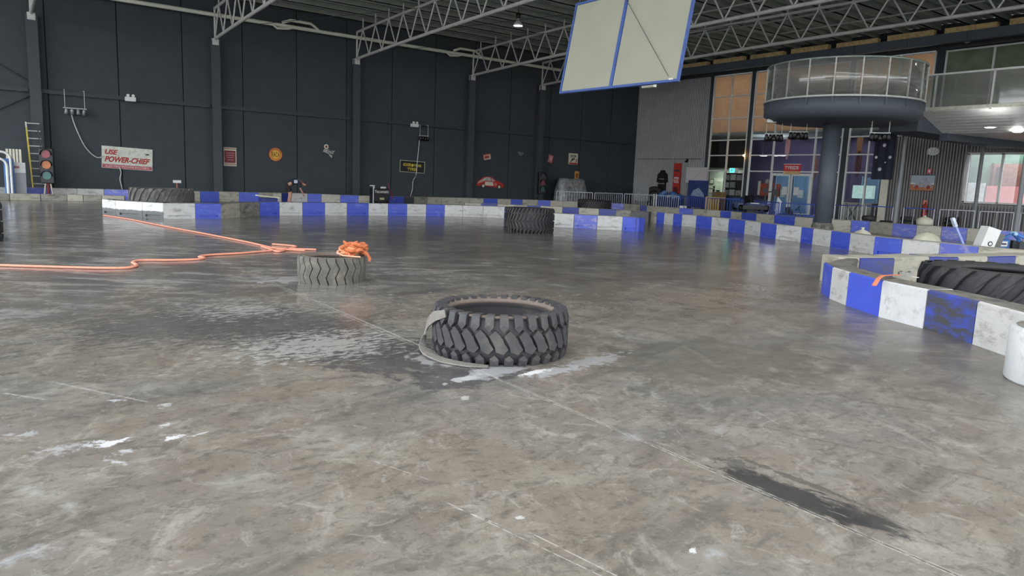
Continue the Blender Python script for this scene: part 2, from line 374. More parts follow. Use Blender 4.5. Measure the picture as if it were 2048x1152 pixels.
xs = [-40, 2.962, 2.966, 2.971, 2.975, XR+.3]; ys = [-30, 5.466, 5.469, 5.472, 5.475, YW+.3]
vz = lambda i, j: -.012 if (i in (2, 3) or j in (2, 3)) else 0
mb.add([(xs[i], ys[j], vz(i, j)) for i in range(6) for j in range(6)], [(i*6+j, (i+1)*6+j, (i+1)*6+j+1, i*6+j+1) for i in range(5) for j in range(5)])
tag(mb.build('floor', fm), kind='structure')
tag(MB().box(-120, 160, -140, -30, -.3, -.02).box(-160, -40, -30, 120, -.3, -.02).build('ground', mat('asphalt outside', '77766f', .9, scale=1)), kind='structure')

# ------------------------------------------------------------------ left wall (far long wall) with precast panels
RZ = 9.5
wl = tag(MB().box(-9, XR+.6, YW+.05, YW+.3, -.01, RZ).build('wall_left', mat('wall joint', '15171a', .9)), kind='structure')
joints = [-9, -6, -3.2, -.4, 2.2, 4.81, 7.41, 10.06, 12.67, 15.3, 17.9, 20.57, 23.2, 25.8, 28.9, 31.55, 34.2, XR]
for a, b_ in zip(joints, joints[1:]):
    MB().box(a+.02, b_-.02, YW, YW+.06, 0, RZ-.05).build('wall_panel', M_black, wl)
# X bracing and girt
colX = [1.74, 8.74, 15.66, 22.76, 27.9]
for i, x in enumerate([-5.3]+colX):
    t = thing('wall_column', (x, YW-.25, 0), {0: 'black steel column beyond the left edge of the view', 1: 'black steel column at far left behind the ladder', 2: 'black steel column right of the red and cream power sign', 3: 'black steel column between the round yellow sign and the tyre advertising sign', 4: 'black steel column just left of the red car sign', 5: 'black steel column beside the dark second traffic light'}[i], 'column')
    b_ = MB(); b_.box(-.2, .2, -.22, -.2, 0, 7.32).build('flange', M_col, t)
    MB().box(-.02, .02, -.2, .23, 0, 7.32).build('flange_web', M_col, t)
    MB().box(-.2, .2, .21, .23, 0, 7.32).build('flange', M_col, t)
    MB().box(-.14, .14, -.27, .0, 7.08, 7.36).build('cap_plate', M_galv, t)
for i in range(6):
    xa, xb = ([-5.3]+colX+[XR-.2])[i:i+2]
    t = thing('wall_rail', ((xa+xb)/2, YW-.1, 4.42), 'long black steel rail fixed to the dark wall, '+['left of the ladder column', 'above the power sign', 'above the round yellow sign', 'above the tyre advertising sign', 'above the red car sign', 'above the plastic-covered pile'][i], 'rail', group=None)
    h = (xb-xa)/2-.22
    MB().box(-h, h, -.06, .07, -.02, .02).box(-h, h, -.08, -.06, -.14, .02).build('rail_angle', M_dark, t)
    for k in range(-2, 3): MB().box(k*h*.45-.06, k*h*.45+.06, -.05, .1, -.16, -.04).build('bracket', M_dark, t)
for (a, b_, lb) in [((0, 130), (66, 168), 'thin black diagonal brace above the rail at far left'), ((0, 217), (62, 190), 'thin black diagonal brace below the rail at far left')]:
    p, q = onY(*a, YW-.08), onY(*b_, YW-.08); d = (q-p); p = p-d*.8
    tag(MB().cyl(p, q, .03, 8).build('wall_brace', M_dark), lb, 'brace')

# ------------------------------------------------------------------ roof
ce = MB(); y = -20.; k = 0; prof = []
while y < YW+.2:
    prof += [(y, RZ), (y+.16, RZ), (y+.2, RZ+.07), (y+.32, RZ+.07)]; y += .36
n = len(prof); v = [(X, a, b_) for X in (-9, XR+1) for a, b_ in prof]
ce.add(v, [(i, i+1, n+i+1, n+i) for i in range(n-1)])
ceil = tag(ce.build('ceiling', M_roof), kind='structure')
yy = YW-.5
while yy > -19:
    MB().box(-9, XR, yy-.04, yy+.04, RZ-.27, RZ-.02).box(-9, XR, yy-.04, yy+.08, RZ-.27, RZ-.25).build('purlin', M_purlin, ceil)
    yy -= 1.45
TY0 = -18.
def zb(Y): return 7.36+.42*(1-max(0, (Y-14)/21.6)**2) if Y > 14 else 7.78
def zt(Y): return zb(Y)+1.32-.18*min(1, max(0, (YW-Y)/20))
labs = ['galvanised roof truss at the far left corner of the roof', 'galvanised roof truss rising from the column beside the red and cream sign', 'galvanised roof truss with the long zigzag across the middle of the roof', 'galvanised roof truss crossing just behind the hanging lamp', 'galvanised roof truss nearest the two-storey front']
for ti, X in enumerate(colX):
    if ti == 4: X = 27.8
    t = thing('roof_truss', (X, YW-.45, 7.3), labs[ti], 'roof truss')
    o0 = Vector((X, YW-.45, 7.3)); Ys = [YW-.45-1.45*k for k in range(int((YW-.45-TY0)/1.45)+1)]
    pb = [Vector((X, Y, zb(Y)))-o0 for Y in Ys]; pt = [Vector((X, Y-.72, zt(Y-.72)))-o0 for Y in Ys]
    e0 = Vector((X, Ys[0], zt(Ys[0])))-o0
    MB().tube(pb, .075, 8).build('bottom_chord', M_galv, t); MB().tube([e0]+pt, .065, 8).build('top_chord', M_galv, t)
    MB().cyl(pb[0], e0, .05, 8).build('web', M_galv, t)
    for k in range(len(Ys)):
        MB().cyl(pb[k], pt[k], .036, 6, caps=False).build('web', M_galv, t)
        if k+1 < len(Ys): MB().cyl(pt[k], pb[k+1], .036, 6, caps=False).build('web', M_galv, t)
    for k in range(0, len(Ys), 1):
        z1 = RZ-.27-o0.z
        if z1 > pt[k].z: MB().bar(pt[k], (pt[k].x, pt[k].y, z1), .05).build('purlin_cleat', M_galv, t)
# bracing rods between trusses in the roof
for i, (a, b_, X, lb) in enumerate([((757, 0), (647, 45), 12.1, 'thin white pipe under the roof left of the middle truss'), ((655, 5), (590, 30), 9.9, 'short thin white pipe under the roof above the wall gutter elbow')]):
    p, q = onX(*a, X), onX(*b_, X); p.z = q.z = RZ-.36; p.y = q.y-14
    t = tag(MB().cyl(p, q, .03, 8).build('service_pipe', M_pipe), lb, 'pipe')
for i, (X, Y0) in enumerate([(23.5, 24), (26, 24), (29.5, 26), (32, 22), (25, 19)]):
    tag(MB().cyl((X, Y0, RZ-.33), (X, Y0-9, RZ-.33), .04, 8).build('sprinkler_pipe', M_galv), 'straight galvanised pipe under the roof right of the hanging board, '+ordinal(i+1)+' of five', 'pipe')
for i, (k0, y0, y1) in enumerate([(1, 33, 29), (2, 34.5, 29), (2, 27.5, 21), (3, 34, 29), (1, 27, 22), (3, 27, 21)]):
    A_ = (colX[k0], y0, zb(y0)+.05); B_ = (colX[k0+1] if k0 < 3 else 27.8, y1, zt(y1)-.05)
    tag(MB().cyl(A_, B_, .012, 6).build('brace_rod', M_dark), 'thin dark bracing rod between roof trusses, '+ordinal(i+1)+' of six', 'rod')
# gutter pipe along the wall
t = thing('drain_pipe', (10, YW-.5, 8.4), 'long white drain pipe hung below the roof along the dark wall', 'pipe')
MB().cyl((-18.5, 0, 0), (19.2, 0, 0), .09, 12).build('pipe', M_pipe, t)
for px in (600, 935):
    x = onY(px, 50, YW-.5).x-10
    MB().tube([(x-.9, -.05, .12), (x-.5, -.12, .28), (x+.5, -.12, .28), (x+.9, -.05, .06)], .07, 8).build('pipe_elbow', M_pipe, t)
    MB().tube([(x-1.3, -.05, -.05), (x-1.15, -.1, -.18), (x-.6, -.08, -.12), (x-.3, 0, 0)], .06, 8).build('pipe_elbow', M_pipe, t)

# ------------------------------------------------------------------ right wall
wr = tag(MB().box(XR+.12, XR+.35, -8, 9.5, -.01, RZ).box(XR+.12, XR+.35, 14.72, 16.3, -.01, RZ).box(XR+.12, XR+.35, 9.5, 14.72, -.01, 1.3).box(XR+.12, XR+.35, 9.5, 14.72, 3.55, RZ).box(XR+.12, XR+.35, 29.72, YW+.2, -.01, RZ).box(XR+.12, XR+.35, 16.3, 29.72, 8.38, RZ).box(XR+.12, XR+.35, 16.3, 18.2, -.01, 4.7).build('wall_right', mat('wall backing', '1b1d20', .9)), kind='structure')
def corr(y0, y1, z0, z1, m, name):
    b_ = MB(); p = .13; ys = []; y = y0; k = 0
    while y < y1: ys += [(y, 0), (y+p*.4, 0), (y+p*.5, -.045), (y+p*.9, -.045)]; y += p
    ys += [(y1, 0)]; ys = [q for q in ys if q[0] <= y1]; n = len(ys)
    v = [(XR+.05+a[1]*2.4, a[0], z) for z in (z0, z1) for a in ys]
    return b_.add(v, [(i, i+1, n+i+1, n+i) for i in range(n-1)]).build(name, m, wr)
M_cor = mat('grey corrugated cladding', 'b9b9bb', .5, 0, var=.1, scale=1.5)
M_cor2 = mat('brown grey corrugated cladding', '8c898a', .5, 0, var=.1, scale=1.5)
corr(29.85, YW-.02, 0, 8.35, M_cor, 'corrugated_sheet')
corr(14.74, 18.25, 0, 4.6, M_cor2, 'corrugated_sheet'); corr(4, 9.45, 0, 4.6, M_cor2, 'corrugated_sheet')
corr(9.45, 14.74, 0, 1.25, M_cor2, 'corrugated_sheet'); corr(9.45, 14.74, 3.6, 4.6, M_cor2, 'corrugated_sheet')
MB().box(XR-.02, XR+.1, 4, YW, 8.36, RZ).build('wall_top_cladding', M_black, wr)
MB().box(XR-.01, XR+.1, 16.25, 16.72, 4.6, 8.4).build('wall_pier', M_black, wr)
MB().box(XR-.01, XR+.1, 4, 16.6, 4.6, 5.0).build('wall_band', M_black, wr)
for k, y in enumerate((29.68, 26.72, 20.7)): MB().box(XR-.06, XR+.1, y-.16 if k else y-.1, y+.14, 0, 8.36).build('wall_pier', M_black, wr)
t = tag(MB().box(-.04, .05, 4, 16.25, 4.98, 5.06).build('window_5', M_alu, loc=(XR-.02, 0, 0)), kind='structure')
MB().box(-.04, .05, 4, 16.25, 8.22, 8.3).build('transom', M_alu, t)
MB().box(.06, .09, 4, 16.25, 5.05, 8.25).build('room_screen', mat('greenish room beyond', 'e0e8cc', .8, var=.35, scale=.9), t)
_y = 16.2
for k in range(7):
    MB().box(-.05, .06, _y-.04, _y+.04, 5, 8.3).build('mullion', M_alu, t); MB().box(0, .01, _y-1.96, _y-.04, 5.06, 8.22).build('pane', glassmat('upper glass', (.8, .85, .8), .12, (.3, .33, .28), .2, .03), t); _y -= 2.0
# fascia beam with insulation blocks above
t = thing('fascia_beam', (XR-.9, 20, 8.45), 'long dark blue grey beam along the top of the two-storey front', 'beam')
for k in range(13):
    MB().box(-.15, .15, -18+k*2.6+.01, -18+(k+1)*2.6-.01, 0, .43).build('beam_panel', mat('beam slate paint', '59616b', .6, var=.08), t)
for k in range(13):
    y = -16.6+k*2.6; MB().box(-.12, .2, y+.08, y+2.2, .43, .66+.03*(k % 2)).build('insulation_block', mat('tan insulation', 'd8bd88', .9, var=.3, scale=8, bump=.5), t)
# ---- glazing
M_paper = mat('brown paper on glass', 'c4ab92', .7, var=.08, scale=2)
_nt = M_paper.node_tree; _pb = _nt.nodes['Principled BSDF']; _tr = N(_nt, 'ShaderNodeBsdfTranslucent'); _ms = N(_nt, 'ShaderNodeMixShader'); _ms.inputs[0].default_value = .5
_nt.links.new(_pb.inputs['Base Color'].links[0].from_socket, _tr.inputs[0]); _nt.links.new(_pb.outputs[0], _ms.inputs[1]); _nt.links.new(_tr.outputs[0], _ms.inputs[2]); _nt.links.new(_ms.outputs[0], _nt.nodes['Material Output'].inputs[0])
area('upper_room_light', (39.2, 23, 6.7), (13, 2.5), 30, (1, .98, .95), rot=(0, PI/2, 0)).rotation_euler = (PI/2, 0, PI/2)
M_glass = glassmat('shopfront glass', (.85, .88, .9), .05, (.2, .2, .2), .10, .02)
def window(n, y0, y1, zs, ys, paper_from, parts=None):
    t = tag(MB().box(-.03, .05, min(y0, y1), max(y0, y1), zs[0]-.04, zs[0]+.04).build(n, M_alu, loc=(XR-.02, 0, 0)), kind='structure')
    for z in zs[1:]: MB().box(-.04, .05, y0, y1, z-.035, z+.035).build('transom', M_alu, t)
    for y in [y0, y1]+ys: MB().box(-.05, .06, y-.04, y+.04, zs[0], zs[-1]).build('mullion', M_alu, t)
    yy = sorted([y0, y1]+ys)
    for a, b_ in zip(yy, yy[1:]):
        for z0, z1 in zip(zs, zs[1:]):
            MB().box(.0, .012, a+.04, b_-.04, z0+.03, z1-.03).build('pane', M_glass, t)
            if z1 > paper_from+.2: 
                zz = max(z0, paper_from); MB().box(.03, .04, a+.02, b_-.02, zz, z1).build('paper_sheet', M_paper, t)
    return t
ZS = [.1, 2.6, 3.53, 4.45, 5.75, 7.05, 8.3]
window('window_1', 26.88, 29.55, ZS, [28.22], 4.9)
window('window_2', 20.9, 26.55, ZS, [25.0, 22.42], 4.9)
window('window_3', 18.35, 20.52, ZS, [19.42], 4.9)
window('window_6', 16.7, 18.27, ZS[3:], [], 4.95)
# double door frame inside window 2
t = thing('double_door', (XR-.05, 23.7, 0), 'silver framed glass double door under the red sign', 'door', rz=-PI/2)
for s in (-1, 1):
    d = MB().box(s*.64-.6, s*.64-.52, -.03, .03, .12, 2.5).box(s*.64+.52, s*.64+.6, -.03, .03, .12, 2.5).box(s*.64-.52, s*.64+.52, -.03, .03, 2.36, 2.5).box(s*.64-.52, s*.64+.52, -.03, .03, .12, .3).build('door_leaf', M_alu, t)
    MB().cyl((s*.12, -.07, .95), (s*.12, -.07, 1.4), .015, 8).build('handle', M_galv, d)
    MB().box(s*.64-.52, s*.64+.52, -.005, .005, .3, 2.36).build('pane', M_glass, d)
    MB().box(-.1-s*.36, .2-s*.36, -.02, -.008, 1.3, 1.75).build('notice', M_white, t)
# ---- room behind
M_purple = mat('purple wall', '4a4368', .8, var=.06); M_pale = mat('pale green wall', 'a9b39f', .8, var=.08)
t = tag(MB().box(41, 41.2, 18.2, 30.0, 0, 4.75).build('wall_back', M_purple), kind='structure')
tag(MB().box(XR+.15, 41, 18.0, 18.2, 0, 4.75).build('wall_inner', mat('dim inner wall', '4b4655', .8)), kind='structure')
tag(MB().box(40, 40.2, 29.35, 32.8, 0, 2.9).build('wall_counter', M_pale), kind='structure')
tag(MB().box(40, 40.2, 29.35, 32.8, 2.9, 4.75).build('wall_upper', mat('dark upper wall', '1e1e22', .8)), kind='structure')
tag(MB().bar((XR+.12, 26.72, 2.37), (41.05, 29.75, 2.37), .08, 4.74).box(XR+.36, 40.2, 32.8, 32.95, 0, 4.75).build('wall_partition', mat('dim inner wall', '4b4655', .8)), kind='structure')
tag(MB().box(XR+.1, 41.2, 16.4, 29.7, 4.76, 4.95).box(XR+.36, 41.2, 29.7, 33, 4.76, 4.95).build('ceiling_2', mat('grey ceiling edge', '7f8a8a', .7)), kind='structure')
tag(MB().box(XR+.36, 41.4, 16.2, 33, -.1, .01).build('floor_2', mat('inner floor', '6a6a6c', .5)), kind='structure')
area('room_light', (39, 23, 4.6), (3, 7), 26, (1, .95, .9)); area('kiosk_light', (38.9, 30.4, 2.85), (1.2, 2), 16, (.95, 1, .9))
M_lamp = mat('lamp glow', 'ffffff', .5, emit=6, var=0)
for i, px in enumerate((1525, 1548, 1562)):
    p = onX(px, 307, 38.5)
    t = thing('disc_lamp', (p.x, p.y, 3.6), 'flat white disc lamp hanging behind the glass, '+['left', 'middle', 'right'][i]+' of three', 'lamp')
    MB().cyl((0, 0, 0), (0, 0, .05), .28, 20).build('diffuser', M_lamp, t); MB().cyl((0, 0, .05), (0, 0, 1.15), .01, 6).build('cord', M_blk, t)
M_bdoor = mat('pale blue door', '6f9bc0', .6, var=.08)
for i, px in enumerate((1563, 1600, 1738)):
    p = onX(px, 400, 40.9)
    t = thing('interior_door', (40.93, p.y, .02), ['pale blue door with a white notice, left of the pair', 'pale blue door with a white notice, right of the pair', 'pale blue door behind the glass near the hanging flag'][i], 'door', rz=-PI/2)
    MB().box(-.43, .43, -.05, .04, 0, 2.45).build('door_panel', M_bdoor, t)
    for x in (-.48, .48): MB().box(x-.04, x+.04, -.08, .05, 0, 2.5).build('door_frame', mat('blue frame', '8fb8d8', .5), t)
    if i < 2: MB().box(-.2, .2, -.07, -.055, 1.1, 1.6).build('notice', M_white, t)
    MB().cyl((.35, -.12, 1.1), (.35, -.05, 1.1), .03, 8).build('door_knob', M_galv, t)
# red sign above the doors
p = onX(1584, 337, XR-.12)
t = thing('shop_sign', p, 'red and white sign with white lettering above the glass double door', 'sign', rz=-PI/2)
MB().box(-.52, .52, -.02, .03, -.14, .22).build('sign_board', mat('lit red sign', 'd8302a', .5, var=.05), t)
MB().box(-.52, .5, -.02, .03, -.32, -.15).build('sign_strip', mat('amber strip', 'd7b98a', .5), t)
MB().box(-.53, .53, -.03, .03, .22, .26).build('sign_edge', M_white, t)
text('TYREDS', 'lettering', M_white, t, loc=(0, -.03, .04), width=.86, height=.2, font_off=.01)
# exit sign
p = onX(1467, 341, XR-.1)
t = thing('exit_sign', p, 'green and white lit exit sign on the left glazing', 'exit sign', rz=-PI/2)
MB().box(-.3, .3, -.04, .04, -.15, .15).build('housing', M_white, t)
MB().box(-.24, .1, -.05, -.03, -.12, .12).build('lit_panel', mat('exit green', '2fc4b4', .4, emit=1.2, var=0), t)
MB().prism([(-.16, -.08), (-.1, -.08), (-.08, 0), (-.02, -.06), (0, -.02), (-.06, .06), (-.1, .09), (-.15, .03)], -.055, -.051).build('running_figure', M_white, t)
# warm lamp
p = onX(1488, 311, XR-.2)
t = thing('wall_lamp', p, 'small warm glowing lamp on the glazing frame', 'lamp', rz=-PI/2)
MB().lathe([(.0, -.07), (.05, -.04), (.06, 0), (.04, .05), (0, .07)], 12).build('bulb', mat('warm bulb', 'ffb870', .5, emit=5, var=0), t); MB().box(-.03, .03, .04, .2, -.02, .02).build('arm', M_dark, t)
l = bpy.data.lights.new('warm', 'POINT'); l.energy = 6; l.color = (1, .6, .3); l.shadow_soft_size = .06; lo = bpy.data.objects.new('warm_lamp', l); COL.objects.link(lo); lo.location = p+Vector((.6, .15, 0))
# inside: posters, shelf goods
def plate(name, px, X, w_, h_, m, label, cat, extra=None, th=.03, z=None, tilt=0):
    p = onX(px[0], px[1], X)
    if z is not None: p.z = z
    t = thing(name, p, label, cat, rot=(0, 0, -PI/2))
    b_ = MB().box(-w_/2, w_/2, -th, 0, -h_/2, h_/2, Matrix.Rotation(tilt, 4, 'Y')).build('board', m, t)
    return t
t = plate('wall_poster', (1437, 377), 40.0, .9, 1.4, mat('poster pale green', 'c4d0b4', .6), 'tall pale green poster behind the left glazing', 'poster')
MB().box(-.3, .3, -.045, -.03, .45, .58).build('poster_print', M_cream, t); MB().box(-.15, .15, -.045, -.03, -.5, -.1).build('poster_print', M_dark, t)
t = plate('picture_frame', (1424, 363), 40.0, .35, .35, M_dark, 'small dark picture frame on the pale green wall', 'picture'); MB().box(-.13, .13, -.04, -.03, -.13, .13).build('picture', M_cream, t)
t = plate('info_sheet', (1424, 379), 40.0, .5, .45, M_cream, 'cream notice sheet low on the pale green wall', 'notice'); MB().box(-.2, .2, -.04, -.03, .02, .12).build('print', mat('faint print', '7f8a70', .6), t)
p = onX(1464, 384, 38.4)
t = thing('menu_stand', (p.x, p.y, 0.02), 'dark display stand with rows of white sheets behind the glass', 'display stand', rz=-PI/2)
MB().box(-.75, .75, 0, .06, 0, 2.5).build('backboard', M_blk, t)
for r in range(4):
    for c in range(3):
        if (r, c) in ((1, 2),): continue
        MB().box(-.68+c*.47, -.28+c*.47, -.02, 0, 2.05-r*.48, 2.38-r*.48+.04*(c % 2)).build('sheet', M_white if (r+c) % 2 else mat('grey sheet', 'b0b4b2', .6), t)
p = onX(1515, 378, 39.5)
t = thing('wall_graphic', (40.9, p.y, 1.6), 'red and orange picture panel behind the glass left of the doors', 'picture', rz=-PI/2)
MB().box(-.75, .75, -.04, 0, -.45, .35).build('panel', mat('orange red print', 'a9452f', .6, var=.5, scale=5), t); MB().box(-.95, -.78, -.04, 0, -.4, .5).build('side_strip', M_cream, t)
for i, (px, py, c, lb) in enumerate([((1575), 295, '3c1418', 'red long banner hanging inside the glazing above the doors'), (1719, 290, '6a4420', 'orange surfboard shape hanging inside near the flag'), (1716, 328, '4a161c', 'red narrow hanging banner inside below the orange shape'), (1629, 335, '7a4438', 'reddish panel hanging inside beside the round pillar')]):
    p = onX(px, py, 39.2)
    t = thing('hanging_banner', p, lb, 'banner', rz=-PI/2)
    poly = [(0, .75), (.18, .4), (.17, -.3), (.02, -.75), (-.14, -.35), (-.15, .35)]
    MB().prism(poly, -.02, .02).build('banner_cloth', mat('banner'+c, c, .7, var=.35, scale=6), t); MB().cyl((0, 0, .75), (0, 0, 4.75-p.z), .006, 5).build('cord', M_blk, t)
p = onX(1722, 375, 38.5)
t = thing('indoor_display', (p.x, p.y, .02), 'pale counter with a bright cloth sculpture behind the right glazing', 'display', rz=-PI/2)
MB().box(-.9, .9, -.4, .4, 0, 1.0).build('counter', M_cream, t); MB().box(-.35, .75, -.2, .1, 1.25, 1.95).build('screen', mat('pale cyan screen', 'a8c4bc', .4, var=.3, emit=.25), t); MB().cyl((.2, 0, 1), (.2, 0, 1.3), .04, 8).build('stand', M_dark, t)
t = plate('cream_pilaster', (1769, 370), XR-.1, .38, 4.2, M_cream, 'cream upright panel at the right end of the glazing', 'panel', z=2.2)

# corrugated wall items
def disc(px, X, rx, rz_, m, label, cat, name):
    p = onX(*px, X); t = thing(name, p, label, cat, rz=-PI/2)
    poly = [(rx*math.cos(a), rz_*math.sin(a)) for a in [2*PI*i/8+PI/8 for i in range(8)]]
    MB().prism(poly, -.12, 0).build('face', m, t); MB().cyl((0, 0, 0), (0, .1, 0), .05, 8).build('mount', M_dark, t); return t
t = disc((1868, 303), XR-.1, .30, .20, mat('silver dome', 'c9cccc', .5, .2, var=.35, scale=14), 'grey silver eight-sided panel high on the corrugated wall', 'wall panel', 'wall_dish')
for a in range(4): MB().bar((-.26+a*.17, -.13, -.17), (-.2+a*.15, -.13, .17), .02).build('rib', M_galv, t)
t = plate('kart_picture', (1845.5, 366), XR-.03, 1.15, .78, mat('picture border', '3a3a3e', .5), 'framed photograph of a white racing kart on a dirt track', 'picture')
MB().box(-.55, .55, -.045, -.03, -.36, .36).build('sky', mat('picture sky', 'a5b3ba', .6, var=.1), t); MB().box(-.55, .55, -.05, -.04, -.36, -.08).build('track', mat('picture dirt', 'b5764e', .6, var=.15), t)
MB().box(-.55, .55, -.055, -.045, -.06, .0).build('track_fence', M_white, t)
MB().prism([(-.42, -.2), (-.3, -.02), (-.1, .05), (.0, .26), (.18, .24), (.22, .05), (.42, -.02), (.46, -.22)], -.06, -.05).build('kart_print', mat('print grey', 'a3a6ac', .5, var=.4, scale=12), t)
for x in (-.24, .3): MB().cyl((x, -.06, -.2), (x, -.075, -.2), .09, 12).build('wheel_print', mat('print red', '9a3d35', .5), t)
for i, (px, X, c, lb) in enumerate([((1859, 342.5), XR-.05, 'c8505a', 'small red and white fire sign above the kart picture'), ((1850.5, 405), XR-.05, 'd8785a', 'small red extinguisher sign beside the railing')]):
    t = plate('safety_sign', px, X, .2, .24, mat('sign'+c, c, .5, var=.05), lb, 'sign'); MB().box(-.03, .05, -.04, -.03, -.06, .07).build('symbol', M_white, t)
p = onX(1848, 430, XR-.25)
t = thing('fire_extinguisher', (p.x, p.y, .55), 'red fire extinguisher hanging below its small sign on the corrugated wall', 'extinguisher')
MB().lathe([(0, 0), (.09, 0), (.1, .05), (.1, .5), (.06, .6), (.03, .64), (0, .64)], 16).build('body', M_red, t); MB().cyl((0, 0, .64), (0, 0, .72), .03, 8).build('valve', M_dark, t); MB().tube([(0, 0, .7), (-.1, -.05, .68), (-.14, -.06, .5), (-.12, -.06, .2)], .015, 6).build('hose', M_blk, t)
MB().box(.08, .24, -.06, .06, .2, .3).build('bracket', M_dark, t)
# window on the far right
t = tag(MB().box(-.05, .05, 9.5, 14.72, 1.28, 1.36).build('window_4', M_alu, loc=(XR-.04, 0, 0)), kind='structure')
MB().box(-.05, .05, 9.5, 14.72, 3.48, 3.58).build('transom', M_alu, t)
for y in (9.55, 11.6, 13.28, 14.68): MB().box(-.05, .05, y-.05, y+.05, 1.3, 3.55).build('mullion', M_alu, t)
for a, b_ in ((9.6, 11.55), (11.65, 13.23), (13.33, 14.63)): MB().box(.0, .01, a, b_, 1.36, 3.48).build('pane', M_glass, t)
t = thing('street_view_panel', (XR+1.6, 13.2, 0), 'pink banner and red brick front seen through the right window', 'banner', rz=-PI/2)
MB().box(-3.2, 5.2, .3, .4, -.0, 4.6).build('backdrop', mat('green backdrop', '5e7a68', .7, var=.3, scale=2), t)
_q = lambda px, X=XR+1.6: 13.2-onX(px, 380, X).y
MB().box(_q(1972), 4.4, .15, .25, 2.05, 3.15).build('brick_front', mat('brown brick', '8a5f50', .8, var=.35, scale=9), t)
MB().box(_q(1974), 4.4, -.1, 0, .9, 2.12).build('pink_banner', mat('pink banner', 'e58f88', .7, var=.08), t)
MB().box(_q(1935), _q(1970), -.1, 0, .9, 2.25).build('white_panel', mat('white sheet panel', 'd5d7d4', .7), t)
for k in range(7): MB().box(_q(2005)+.7+k*.14, _q(2005)+.74+k*.14, .1, .15, 2.15, 2.85).build('slat', mat('pale slat', 'c9a08c', .7), t)
MB().box(_q(1985), _q(1985)+.25, .1, .15, 2.1, 3.0).box(_q(1975), _q(1975)+.08, .1, .15, 2.0, 3.2).build('dark_post', mat('dark recess', '3a2a26', .8), t)
area('window_light', (XR+1.0, 12.6, 4.2), (.8, 5), 45, (1, 1, 1))

# ------------------------------------------------------------------ circular balcony and walkway
XB = 26.2; SZ = 4.45
M_slab = mat('balcony slab paint', '4f565f', .6, var=.08, scale=3)
M_bglass = glassmat('balustrade glass', (.72, .75, .72), .30, (.36, .36, .34), .16, .05)
cx, cy, CRr = 23.38, 13.5, 2.45
t = thing('round_balcony', (cx, cy, SZ), 'round dark balcony with glass balustrade on a thick pillar', 'balcony')
MB().lathe([(0, -.02), (CRr, -.02), (CRr, -.44), (CRr-.35, -.62), (0, -.62)], 72).build('slab', M_slab, t)
MB().lathe([(CRr+.01, -.03), (CRr+.05, -.03), (CRr+.05, .03), (CRr+.01, .03)], 72, closed=True).build('trim_ring', M_galv, t)
N_ = 20; M_balu = mat('baluster grey', 'a9aca6', .45, .2)
for k in range(N_):
    a = 2*PI*k/N_+.1; a2 = a+2*PI/N_
    if -.55 < ((a+PI) % (2*PI)-PI) < .35: continue
    MB().lathe([(CRr-.03, .04), (CRr-.03, 1.12), (CRr-.015, 1.12), (CRr-.015, .04)], 4, a0=a+.012, a1=a2-.012, closed=True).build('glass_panel', M_bglass, t)
    MB().box(CRr-.02, CRr+.02, -.02, .02, .0, 1.14, Matrix.Rotation(a, 4, 'Z')).build('baluster', M_balu, t); MB().box(CRr, CRr+.035, -.02, .02, -.26, -.03, Matrix.Rotation(a, 4, 'Z')).build('baluster_foot', M_slab, t)
MB().lathe([(CRr-.06, 1.12), (CRr+.01, 1.12), (CRr+.01, 1.17), (CRr-.06, 1.17)], 72, a0=.35, a1=2*PI-.55, closed=True).build('handrail', mat('greenish handrail', '8d9a94', .4, .3), t)
_p = onX(1656, 340, cx+.1)
t = thing('pillar', (_p.x, _p.y, 0), 'thick round dark pillar carrying the round balcony', 'pillar')
MB().lathe([(0, 0), (.29, 0), (.29, SZ-.62), (0, SZ-.62)], 32).build('shaft', mat('pillar paint', '4b525a', .55, var=.12, scale=3), t)
MB().lathe([(.30, 0), (.36, 0), (.40, .15), (.34, .4), (.30, .45)], 20).build('rag_wrap', mat('torn wrap', '6a6862', .8, var=.9, scale=9, bump=.6), t)
# walkway
t = thing('walkway', (XB, 8, SZ), 'long upper walkway with glass balustrade and pale ribbed soffit', 'walkway')
MB().box(0, XR-XB-.05, -13, 5.6, -.055, 0).build('slab', M_slab, t)
MB().box(-.07, .06, -13, 5.6, -.06, .05).build('edge_trim', mat('pale edge', 'c9c7ba', .5), t)
M_soff = mat('pale ribbed soffit', 'f0f0ec', .4, 0, var=.08)
for k in range(8):
    a0_, a1_ = (.02+k*.24, -.08-k*.075), (.02+k*.24+.215, -.08-k*.075-.067)
    MB().add([(x_, y_, z_) for y_ in (-13, 4.25) for x_, z_ in (a0_, a1_, (a1_[0], a1_[1]+.03), (a0_[0], a0_[1]+.03))], [(0, 1, 2, 3), (4, 5, 6, 7), (0, 1, 5, 4), (1, 2, 6, 5), (2, 3, 7, 6), (3, 0, 4, 7)]).build('soffit_strip', M_soff, t)
for k in range(28): MB().box(1.95+k*.3, 1.95+k*.3+.24, -13, 4.2, -.68, -.64).build('soffit_strip', M_soff, t)
MB().box(-1.2, .0, 4.6, 5.6, -.25, -.02).build('bridge_slab', M_slab, t)
MB().box(0, 10.2, 4.25, 5.6, -.72, .0).build('edge_beam', M_slab, t)
MB().bar((1.9, 4.2, -.8), (9.8, 3.0, -.8), .3, .26).build('cross_beam', M_slab, t)
yy = 5.55
for k in range(14):
    wd_ = 1.75
    MB().box(-.03, -.01, yy-wd_+.03, yy-.03, .06, 1.1).build('glass_panel', M_bglass, t); MB().box(-.05, .03, yy-.03, yy+.03, -.1, 1.12).build('baluster', M_galv, t); yy -= wd_
MB().box(-.05, .03, -13, 5.6, 1.1, 1.16).build('handrail', M_galv, t)
